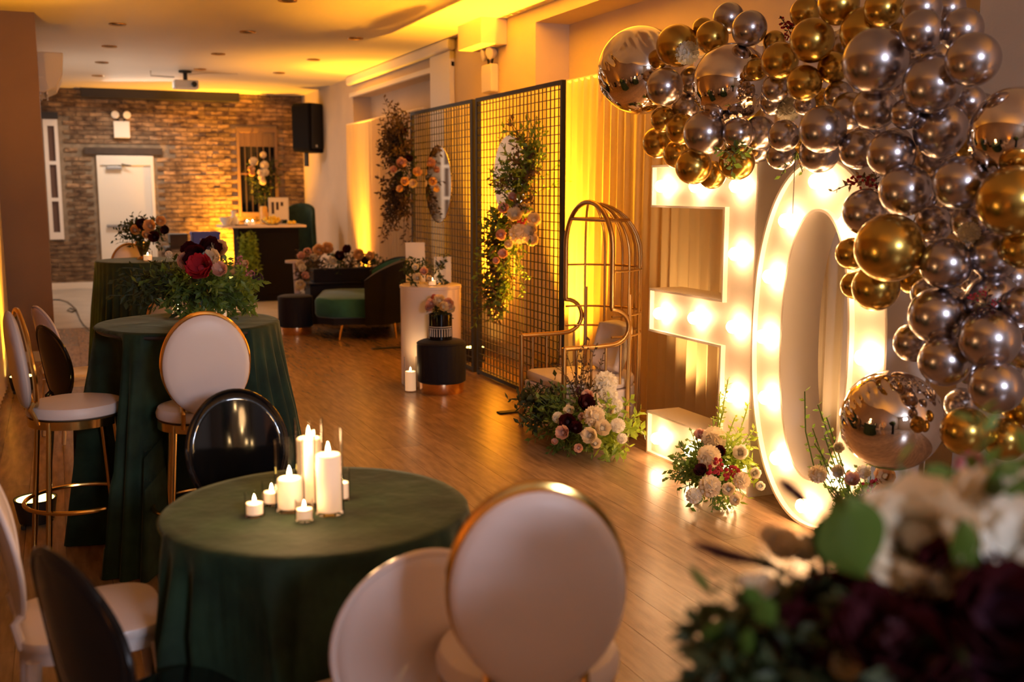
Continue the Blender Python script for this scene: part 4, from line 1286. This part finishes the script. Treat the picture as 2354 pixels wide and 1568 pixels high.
# ---- big out-of-focus arrangement close to the camera
t = arrangement('table_flowers', 'big blurred arrangement of cream roses and burgundy blooms closest to the camera', (1.12, .98, 1.032))
MB().lathe([(0, 0), (.12, 0), (.15, .08), (.14, .09), (.11, .02), (0, .02)], 32, caps=False).build('bowl', M['gold'], t)
foliage(t, (-.05, 0, .02), (.34, .24, .24), 230, 9, .055, 101, 'leaf_dark', (-.15, -.1, 0))
c_ = loc_of(t, at(1740, 1490, 1.3))
foliage(t, tuple(c_ + Vector((.02, 0, -.04))), (.12, .12, .10), 70, 8, .045, 103, 'leaf_dark', (-.1, 0, .2), 'low_foliage')
foliage(t, (.1, .06, .1), (.22, .2, .24), 46, 8, .055, 102, 'leaf', (.2, 0, .3))
px_flowers(t, [(2110, 1235, 230, 'rose', 'cream', .0), (2270, 1215, 210, 'rose', 'cream', .04), (2375, 1290, 220, 'rose', 'white', -.05), (2050, 1340, 170, 'rose', 'burgundy', .03), (2190, 1360, 190, 'rose', 'burgundy', -.04), (1900, 1400, 150, 'rose', 'burgundy', .05),
               (1850, 1480, 140, 'rose', 'burgundy', 0), (2030, 1470, 180, 'rose', 'burgundy', -.05), (2300, 1420, 200, 'rose', 'burgundy', -.1), (2150, 1530, 180, 'rose', 'burgundy', -.1), (2240, 1080, 60, 'rose', 'pink', .35), (2330, 1500, 190, 'rose', 'purple', -.12),
               (1800, 1250, 62, 'mum', 'cream', .12), (1850, 1262, 52, 'mum', 'white', .12), (1770, 1230, 40, 'mum', 'cream', .12), (1755, 1345, 48, 'mum', 'cream', .05), (1720, 1340, 34, 'mum', 'cream', .05), (1745, 1430, 44, 'mum', 'cream', .03), (1880, 1545, 50, 'rose', 'cream', 0),
               (1945, 1530, 60, 'rose', 'cream', -.05), (1860, 1430, 24, 'mum', 'orange', 0), (1790, 1500, 42, 'mum', 'cream', 0), (1700, 1520, 40, 'mum', 'cream', 0), (1650, 1545, 36, 'mum', 'cream', 0)], 1.28)
r_ = random.Random(7); b = MB()
for (u0, v0, u1, v1) in ((1750, 1295, 1590, 1250), (1720, 1290, 1620, 1262), (1860, 1160, 1790, 1102)):
    p0, p1 = loc_of(t, at(u0, v0, 1.36)), loc_of(t, at(u1, v1, 1.4))
    b.tube([tuple(p0.lerp(p1, k / 8)) for k in range(9)], [.003, .006, .007, .008, .007, .008, .007, .005, .002], 6)
    b.tube([(0, 0, .05), tuple(p0)], .002, 4)
b.build('burgundy_spikes', M['purple'], t)['kind'] = 'stuff'
big = MB()
def big_leaf(u0, v0, u1, v1, d, wd):
    p0, p1 = loc_of(t, at(u0, v0, d)), loc_of(t, at(u1, v1, d - .03))
    ax = p1 - p0; L = ax.length; ax.normalize()
    s = ax.cross(FW).normalized(); n_ = ax.cross(s)
    b = MB()
    b.grid(lambda a, c: p0 + ax * (a * L) + s * ((c - .5) * wd * math.sin(PI * min(1, .04 + a * .96)) ** .8) + n_ * (.15 * L * a * a - .12 * wd * abs(2 * c - 1)), 8, 4)
    b.build('large_leaf', M['leaf_bright'], t)
M['leaf_bright'] = mat('leaf_bright', (.075, .12, .015), .4, noise_amt=.3)
for a_ in ((1990, 1330, 1930, 1130, 1.22, .085), (1640, 1370, 1575, 1290, 1.33, .012), (1615, 1490, 1660, 1415, 1.3, .022), (1715, 1520, 1715, 1430, 1.27, .02), (1900, 1300, 1880, 1180, 1.3, .03), (1760, 1400, 1700, 1340, 1.3, .02),
           (2330, 1140, 2290, 1060, 1.3, .06), (2180, 1150, 2120, 1070, 1.3, .05), (2354, 1180, 2354, 1090, 1.25, .06), (1780, 1440, 1740, 1370, 1.25, .03), (2240, 1330, 2200, 1180, 1.2, .035)):
    big_leaf(*a_)
r_ = random.Random(77); b = MB()
for (u, v) in ((1640, 1310), (1600, 1480), (1660, 1340), (1690, 1400), (1700, 1330), (1740, 1260), (1830, 1190), (1560, 1560), (1620, 1530), (1670, 1480), (1690, 1540), (1860, 1120), (1910, 1080)):
    p = loc_of(t, at(u, v, 1.33)); sprig(b, (-.05, .0, .06), p, 9, .026, r_, .1, .0015)
b.build('outer_sprigs', M['leaf_dark'], t, False)['kind'] = 'stuff'

# ================================================================== BALLOON GARLAND
BALLOONS = [
    (3.12, 5.361, 2.373, 0.252, 'F', 'mirrored silver foil sphere at the far tip of the garland'),
    (3.126, 4.476, 2.223, 0.198, 'F', 'mirrored silver foil sphere hanging above the marquee three'),
    (2.93, 3.064, 0.809, 0.198, 'F', 'biggest mirrored silver foil sphere, lowest, beside the marquee zero'),
    (3.05, 2.676, 1.891, 0.16, 'F', 'dark mirrored foil sphere high on the outer side of the balloon column'),
    (3.12, 4.977, 2.464, 0.115, 'G', "large gold chrome balloon at ten o'clock from the white bloom near the garland tip"),
    (3.24, 4.915, 2.556, 0.056, 'G', "tiny gold chrome balloon at one o'clock from the white bloom near the garland tip"),
    (3.12, 4.647, 2.466, 0.085, 'G', "small gold chrome balloon at two o'clock from the white bloom near the garland tip"),
    (3.24, 4.68, 2.574, 0.081, 'S', "small silver chrome balloon at nine o'clock from the topmost red sprig"),
    (3.12, 4.33, 2.468, 0.085, 'S', "small silver chrome balloon at one o'clock from the mirrored sphere above the marquee three"),
    (3.0, 4.901, 2.236, 0.101, 'S', "medium silver chrome balloon at four o'clock from the mirrored sphere at the garland tip"),
    (3.24, 5.005, 2.289, 0.078, 'S', "small silver chrome balloon at six o'clock from the white bloom near the garland tip"),
    (3.24, 5.068, 2.146, 0.079, 'S', "small silver chrome balloon at eight o'clock from the mirrored sphere above the marquee three"),
    (3.12, 5.104, 2.083, 0.071, 'G', "small gold chrome balloon at five o'clock from the mirrored sphere at the garland tip"),
    (3.24, 5.357, 1.967, 0.091, 'G', "medium gold chrome balloon at six o'clock from the mirrored sphere at the garland tip"),
    (3.12, 4.919, 2.021, 0.085, 'G', "small gold chrome balloon at ten o'clock from the green sprig over the three"),
    (3.0, 4.507, 1.976, 0.112, 'S', "medium silver chrome balloon at seven o'clock from the mirrored sphere above the marquee three"),
    (3.24, 5.143, 1.895, 0.081, 'G', "small gold chrome balloon at nine o'clock from the green sprig over the three"),
    (2.991, 4.589, 1.812, 0.092, 'G', "medium gold chrome balloon at eight o'clock from the green sprig over the three"),
    (3.129, 4.627, 1.772, 0.074, 'G', "small gold chrome balloon at six o'clock from the mirrored sphere above the marquee three"),
    (3.084, 4.346, 1.97, 0.077, 'S', "small silver chrome balloon at twelve o'clock from the green sprig over the three"),
    (3.12, 4.4, 1.831, 0.09, 'G', "small gold chrome balloon at five o'clock from the green sprig over the three"),
    (3.226, 4.37, 1.974, 0.085, 'S', "small silver chrome balloon at two o'clock from the green sprig over the three"),
    (3.291, 4.454, 1.895, 0.063, 'S', "tiny silver chrome balloon at three o'clock from the green sprig over the three"),
    (3.114, 4.256, 2.266, 0.055, 'G', "tiny gold chrome balloon at two o'clock from the mirrored sphere above the marquee three"),
    (3.113, 4.101, 2.163, 0.066, 'S', "small silver chrome balloon at eleven o'clock from the white bloom above the zero"),
    (3.164, 4.186, 2.107, 0.063, 'S', "tiny silver chrome balloon at ten o'clock from the white bloom above the zero"),
    (3.05, 3.946, 1.939, 0.073, 'S', "small silver chrome balloon at six o'clock from the white bloom above the zero"),
    (3.12, 4.051, 1.855, 0.069, 'S', "small silver chrome balloon at ten o'clock from the crimson spray over the zero"),
    (2.93, 3.538, 1.944, 0.098, 'S', "medium silver chrome balloon at four o'clock from the white bloom above the zero"),
    (3.082, 4.037, 2.281, 0.087, 'G', "small gold chrome balloon at six o'clock from the topmost red sprig"),
    (3.24, 4.292, 2.406, 0.055, 'G', "tiny gold chrome balloon at seven o'clock from the topmost red sprig"),
    (3.05, 3.776, 2.338, 0.097, 'G', "medium gold chrome balloon at four o'clock from the topmost red sprig"),
    (3.05, 3.817, 2.161, 0.079, 'G', "small gold chrome balloon at one o'clock from the white bloom above the zero"),
    (3.17, 3.981, 2.492, 0.069, 'G', "small gold chrome balloon at two o'clock from the topmost red sprig"),
    (3.05, 3.615, 2.464, 0.087, 'G', "small gold chrome balloon at eleven o'clock from the largest chrome balloon"),
    (3.032, 3.333, 2.404, 0.075, 'G', "small gold chrome balloon at twelve o'clock from the largest chrome balloon"),
    (3.068, 3.47, 2.335, 0.101, 'G', "medium gold chrome balloon at three o'clock from the topmost red sprig"),
    (3.17, 3.776, 2.227, 0.069, 'G', "small gold chrome balloon at nine o'clock from the largest chrome balloon"),
    (3.05, 3.147, 2.377, 0.075, 'S', "small silver chrome balloon at one o'clock from the largest chrome balloon"),
    (2.93, 3.016, 2.267, 0.08, 'S', "small silver chrome balloon at two o'clock from the largest chrome balloon"),
    (3.051, 2.946, 2.269, 0.077, 'S', "small silver chrome balloon at eleven o'clock from the high outer mirrored sphere"),
    (2.93, 2.772, 2.141, 0.093, 'S', "medium silver chrome balloon at three o'clock from the largest chrome balloon"),
    (2.9, 3.211, 2.183, 0.127, 'S', 'largest silver chrome balloon, at the shoulder of the garland'),
    (2.93, 2.95, 2.074, 0.106, 'S', "medium silver chrome balloon at four o'clock from the largest chrome balloon"),
    (3.17, 3.306, 2.206, 0.051, 'S', "tiny silver chrome balloon at ten o'clock from the high outer mirrored sphere"),
    (3.17, 3.177, 2.202, 0.063, 'S', "tiny silver chrome balloon at one o'clock from the crimson spray over the zero"),
    (3.184, 3.748, 2.105, 0.065, 'S', "tiny silver chrome balloon at eight o'clock from the largest chrome balloon"),
    (3.156, 3.641, 2.032, 0.082, 'S', "small silver chrome balloon at seven o'clock from the largest chrome balloon"),
    (2.96, 3.274, 2.012, 0.087, 'S', "small silver chrome balloon at six o'clock from the largest chrome balloon"),
    (2.926, 3.066, 1.976, 0.058, 'S', "tiny silver chrome balloon at five o'clock from the largest chrome balloon"),
    (3.17, 3.013, 2.021, 0.068, 'S', "small silver chrome balloon at twelve o'clock from the white bloom low on the column"),
    (3.047, 3.015, 1.92, 0.101, 'S', "medium silver chrome balloon at nine o'clock from the high outer mirrored sphere"),
    (3.05, 3.451, 1.86, 0.082, 'S', "small silver chrome balloon at twelve o'clock from the crimson spray over the zero"),
    (2.937, 3.146, 1.832, 0.091, 'S', "medium silver chrome balloon at two o'clock from the crimson spray over the zero"),
    (3.17, 3.156, 1.816, 0.089, 'S', "small silver chrome balloon at eleven o'clock from the white bloom low on the column"),
    (3.17, 3.845, 1.859, 0.09, 'S', "small silver chrome balloon at five o'clock from the white bloom above the zero"),
    (2.923, 3.048, 1.695, 0.098, 'S', "medium silver chrome balloon at three o'clock from the crimson spray over the zero"),
    (2.93, 2.794, 1.72, 0.095, 'S', "medium silver chrome balloon at eight o'clock from the high outer mirrored sphere"),
    (3.05, 3.393, 1.606, 0.097, 'S', "medium silver chrome balloon at six o'clock from the crimson spray over the zero"),
    (2.93, 2.564, 1.66, 0.119, 'G', 'large gold chrome balloon just under the high outer mirrored sphere'),
    (3.17, 3.958, 2.083, 0.052, 'S', "tiny silver chrome balloon at three o'clock from the white bloom above the zero"),
    (3.17, 2.891, 1.792, 0.049, 'S', "tiny silver chrome balloon at seven o'clock from the high outer mirrored sphere"),
    (2.81, 2.994, 1.484, 0.128, 'G', 'biggest gold chrome balloon, beside the upper part of the marquee zero'),
    (3.05, 3.466, 1.431, 0.068, 'G', "small gold chrome balloon at nine o'clock from the big gold balloon beside the zero"),
    (3.17, 3.574, 1.285, 0.062, 'G', "tiny gold chrome balloon at seven o'clock from the big gold balloon beside the zero"),
    (2.93, 3.185, 1.316, 0.093, 'G', "medium gold chrome balloon at eight o'clock from the white bloom low on the column"),
    (3.182, 3.247, 1.339, 0.066, 'G', "small gold chrome balloon at five o'clock from the big gold balloon beside the zero"),
    (3.05, 3.031, 1.566, 0.072, 'S', "small silver chrome balloon at nine o'clock from the white bloom low on the column"),
    (2.926, 2.833, 1.432, 0.092, 'S', "medium silver chrome balloon at seven o'clock from the white bloom low on the column"),
    (3.05, 2.853, 1.581, 0.069, 'S', "small silver chrome balloon at twelve o'clock from the dark red berry sprig"),
    (3.056, 2.742, 1.468, 0.09, 'S', "small silver chrome balloon at four o'clock from the white bloom low on the column"),
    (3.027, 2.6, 1.499, 0.073, 'G', "small gold chrome balloon at one o'clock from the dark red berry sprig"),
    (2.947, 2.877, 1.24, 0.106, 'S', "medium silver chrome balloon at nine o'clock from the dark red berry sprig"),
    (3.156, 3.14, 1.288, 0.068, 'S', "small silver chrome balloon at five o'clock from the crimson spray over the zero"),
    (3.071, 2.751, 1.303, 0.097, 'S', "medium silver chrome balloon at two o'clock from the dark red berry sprig"),
    (2.949, 2.641, 1.182, 0.104, 'S', "medium silver chrome balloon at six o'clock from the dark red berry sprig"),
    (3.05, 3.094, 1.103, 0.078, 'S', "small silver chrome balloon at one o'clock from the lowest mirrored sphere"),
    (2.913, 2.8, 1.084, 0.093, 'S', "medium silver chrome balloon at seven o'clock from the dark red berry sprig"),
    (2.91, 2.566, 1.029, 0.092, 'S', "medium silver chrome balloon at two o'clock from the lowest mirrored sphere"),
    (2.922, 2.694, 0.845, 0.088, 'G', "small gold chrome balloon at three o'clock from the lowest mirrored sphere"),
    (3.05, 2.603, 1.303, 0.066, 'S', "small silver chrome balloon at three o'clock from the dark red berry sprig"),
    (3.17, 2.675, 0.926, 0.077, 'G', "small gold chrome balloon at five o'clock from the dark red berry sprig"),
    (3.058, 2.643, 0.815, 0.076, 'G', "small gold chrome balloon at six o'clock from the white bloom low on the column"),
    (3.17, 2.685, 1.132, 0.077, 'S', "small silver chrome balloon at five o'clock from the white bloom low on the column"),
    (3.176, 3.026, 1.87, 0.054, 'G', "tiny gold chrome balloon at one o'clock from the big gold balloon beside the zero"),
    (3.17, 3.362, 1.76, 0.058, 'S', "tiny silver chrome balloon at twelve o'clock from the big gold balloon beside the zero"),
    (3.17, 3.213, 1.673, 0.064, 'S', "tiny silver chrome balloon at ten o'clock from the white bloom low on the column"),
    (3.17, 2.928, 1.364, 0.061, 'S', "tiny silver chrome balloon at eleven o'clock from the dark red berry sprig"),
    (3.17, 2.92, 1.015, 0.058, 'S', "tiny silver chrome balloon at six o'clock from the high outer mirrored sphere"),
    (3.17, 2.824, 1.564, 0.063, 'S', "tiny silver chrome balloon at three o'clock from the white bloom low on the column"),
    (3.29, 3.499, 1.89, 0.069, 'S', "half-hidden silver balloon deeper in, at one o'clock from the crimson spray over the zero"),
    (3.29, 3.166, 1.586, 0.068, 'S', "half-hidden silver balloon deeper in, at ten o'clock from the white bloom low on the column"),
    (3.29, 3.332, 1.474, 0.063, 'S', "half-hidden silver balloon deeper in, at three o'clock from the big gold balloon beside the zero"),
    (3.285, 3.047, 1.248, 0.064, 'S', "half-hidden silver balloon deeper in, at nine o'clock from the dark red berry sprig"),
    (3.295, 3.156, 1.254, 0.058, 'S', "half-hidden silver balloon deeper in, at seven o'clock from the white bloom low on the column"),
    (3.29, 3.063, 0.842, 0.069, 'S', "half-hidden silver balloon deeper in, at three o'clock from the lowest mirrored sphere"),
    (3.29, 2.992, 1.038, 0.063, 'S', "half-hidden silver balloon deeper in, at six o'clock from the dark red berry sprig"),
    (3.292, 3.252, 1.326, 0.059, 'S', "half-hidden silver balloon deeper in, at four o'clock from the big gold balloon beside the zero"),
    (3.29, 2.867, 1.032, 0.065, 'S', "half-hidden silver balloon deeper in, at five o'clock from the dark red berry sprig"),
    (3.29, 3.517, 2.145, 0.06, 'S', "half-hidden silver balloon deeper in, at five o'clock from the largest chrome balloon"),
    (3.29, 3.852, 2.328, 0.068, 'S', "half-hidden silver balloon deeper in, at ten o'clock from the largest chrome balloon"),
    (3.29, 3.984, 2.098, 0.066, 'G', "half-hidden gold balloon deeper in, at three o'clock from the white bloom above the zero"),
    (3.36, 4.909, 2.106, 0.078, 'S', "half-hidden silver balloon deeper in, at seven o'clock from the mirrored sphere above the marquee three"),
    (3.36, 4.644, 2.104, 0.065, 'G', "half-hidden gold balloon deeper in, at five o'clock from the mirrored sphere above the marquee three"),
    (3.29, 4.129, 1.915, 0.064, 'G', "half-hidden gold balloon deeper in, at five o'clock from the white bloom above the zero"),
    (3.29, 2.855, 1.366, 0.068, 'S', "half-hidden silver balloon deeper in, at two o'clock from the dark red berry sprig"),
    (3.29, 2.83, 1.179, 0.068, 'S', "half-hidden silver balloon deeper in, at four o'clock from the dark red berry sprig"),
    (3.29, 3.201, 1.75, 0.065, 'S', "half-hidden silver balloon deeper in, at eleven o'clock from the white bloom low on the column"),
    (3.29, 3.028, 1.623, 0.063, 'S', "half-hidden silver balloon deeper in, at one o'clock from the white bloom low on the column"),
    (3.29, 3.66, 1.953, 0.067, 'S', "half-hidden silver balloon deeper in, at twelve o'clock from the crimson spray over the zero"),
    (3.29, 3.059, 2.005, 0.062, 'S', "half-hidden silver balloon deeper in, at ten o'clock from the high outer mirrored sphere"),
    (3.29, 3.253, 2.407, 0.068, 'S', "half-hidden silver balloon deeper in, at two o'clock from the largest chrome balloon"),
    (3.29, 3.484, 2.372, 0.067, 'S', "half-hidden silver balloon deeper in, at one o'clock from the largest chrome balloon"),
    (3.29, 3.272, 1.152, 0.055, 'S', "half-hidden silver balloon deeper in, at eight o'clock from the dark red berry sprig"),
]

def balloon_mesh(kind):
    if kind == 'F':
        b = MB()
        prof = []
        for k in range(33):
            a = PI * k / 32
            prof.append((max(.0, math.sin(a)), -math.cos(a)))
        def fn(a, z):
            return 1 + .022 * math.exp(-(z / .14) ** 2) * math.sin(34 * a + 2 * math.sin(5 * a)) + .008 * math.exp(-(z / .3) ** 2) * math.sin(21 * a + 1) - .01
        b.lathe(prof, 136, caps=False, fn=fn)
        return b.mesh('foil_sphere', M['chromeF'])
    b = MB()
    prof = []
    for k in range(29):
        a = PI * k / 28
        z = -math.cos(a)
        rr = math.sin(a) * (1 - .10 * max(0, -z) ** 1.5)
        prof.append((max(0, rr), z * (1.0 if z > 0 else 1.12)))
    b.lathe(prof, 40, caps=False)
    b.lathe([(0, -1.10), (.035, -1.13), (.025, -1.17), (.07, -1.23), (.0, -1.22)], 10, caps=False)
    return b.mesh('balloon', M['chromeS' if kind == 'S' else 'chromeG'])
bm_ = {k: balloon_mesh(k) for k in 'SGF'}
GB = 'chrome balloons of the garland over the marquee numbers'
for i, (x, y, z, r, kind, lab) in enumerate(BALLOONS):
    o = link('foil_sphere' if kind == 'F' else 'balloon', bm_[kind], None, (x, y, z))
    o.scale = (r * .99,) * 3
    v = CAM - Vector((x, y, z)); v.normalize()
    if kind == 'F':
        d_ = v + Vector((.55 - .4 * (i % 2), .3, -.45 + .9 * (i % 2)))
    else:
        d_ = v + Vector((rnd.uniform(-.7, .7), rnd.uniform(-.7, .7), rnd.uniform(-.7, .7)))
    o.rotation_euler = d_.to_track_quat('Z', 'Y').to_euler()
    tag(o, lab, 'balloon', GB)

def bloom(label, u, v, d, s, colr='white', kind='mum'):
    t = thing('garland_bloom', label, 'flower', tuple(at(u, v, d)), 0, 'blooms and sprigs tucked into the garland')
    p = at(u, v, d)
    flower(t, kind, colr, (0, 0, 0), s * d / FPX, (CAM - p).normalized(), 'flower_head')
    MB().tube([(0, 0, 0), tuple(-(CAM - p).normalized() * .14)], .003, 5).build('stem', M['stem'], t)
    return t
def depth_of(u, v):
    best = 9
    P0 = CAM; d_ = (at(u, v, 1) - CAM)
    for (x, y, z, r, k, l) in BALLOONS:
        c = Vector((x, y, z)) - CAM
        q = c.dot(d_) / d_.dot(d_)
        if (c - d_ * q).length < r and q < best:
            h = math.sqrt(max(0, r * r - (c - d_ * q).length ** 2)) / d_.length
            best = min(best, q - h)
    return best if best < 9 else 5
bloom('white bloom tucked between balloons near the garland tip', 1580, 122, depth_of(1580, 122) - .04, 54)
bloom('white bloom tucked between balloons above the marquee zero', 1812, 252, depth_of(1812, 252) - .05, 56)
bloom('white bloom low on the balloon column near the gold balloon', 2228, 535, depth_of(2228, 535) - .05, 50)
def garland_sprig(label, u, v, tips, d, leaf_m, berries=(), size=.035, n=9, cat='sprig'):
    t = thing('garland_sprig', label, cat, tuple(at(u, v, d)), 0, 'blooms and sprigs tucked into the garland')
    r_ = random.Random(int(u)); b = MB(); st = MB()
    for (a, c) in tips:
        p = loc_of(t, at(a, c, d - .02))
        sprig(b, (0, 0, 0), p, n, size, r_, .08, .0022, st)
    o = b.build('leaves', M[leaf_m], t, False); o['kind'] = 'stuff'
    st.build('stem', M['stem'], t)
    for (a, c, s, colr) in berries:
        p = at(a, c, d - .03)
        flower(t, 'berry', colr, loc_of(t, p), s * d / FPX, (CAM - p).normalized())
garland_sprig('topmost red berry sprig in the garland', 1815, 65, ((1795, 40), (1835, 50), (1800, 85)), depth_of(1808, 65) - .05 if depth_of(1808, 65) < 6 else 4.9, 'burgundy', ((1805, 52, 34, 'red'), (1822, 68, 28, 'burgundy'), (1812, 80, 22, 'red')), .025, 6)
garland_sprig('crimson spray reaching over the marquee zero', 2015, 415, ((1915, 440), (1950, 425), (1975, 405), (2010, 400)), 4.35, 'leaf_brown', ((1970, 420, 40, 'red'), (1998, 430, 44, 'red'), (2015, 420, 26, 'burgundy')), .030, 10)
garland_sprig('dark red berry sprig on the lower balloon column', 2265, 700, ((2230, 690), (2300, 690), (2240, 725), (2270, 670)), depth_of(2265, 700) - .05, 'burgundy', ((2240, 685, 26, 'red'), (2262, 668, 24, 'red'), (2290, 695, 24, 'red'), (2245, 715, 28, 'burgundy'), (2275, 708, 26, 'burgundy')), .022, 5)
garland_sprig('green leafy sprig under the balloons above the marquee three', 1685, 355, ((1650, 345), (1700, 335), (1680, 400), (1665, 370), (1715, 350)), depth_of(1685, 355) - .05, 'leaf', ((1668, 375, 18, 'orange'),), .05, 6)
garland_sprig('thin trailing sprig that hangs down before the marquee zero', 1828, 345, ((1800, 380), (1850, 370), (1795, 405), (1845, 395), (1815, 370)), depth_of(1828, 345) + .02, 'leaf', ((1835, 372, 20, 'orange'),), .03, 7)
t = [o for o in bpy.data.objects if o.name.startswith('garland_sprig') and o.get('label', '').startswith('thin')][0]
MB().tube([(0, 0, 0), tuple(loc_of(t, at(1826, 400, 4.68))), tuple(loc_of(t, at(1822, 492, 4.68)))], .002, 5).build('hanging_stem', M['stem'], t)
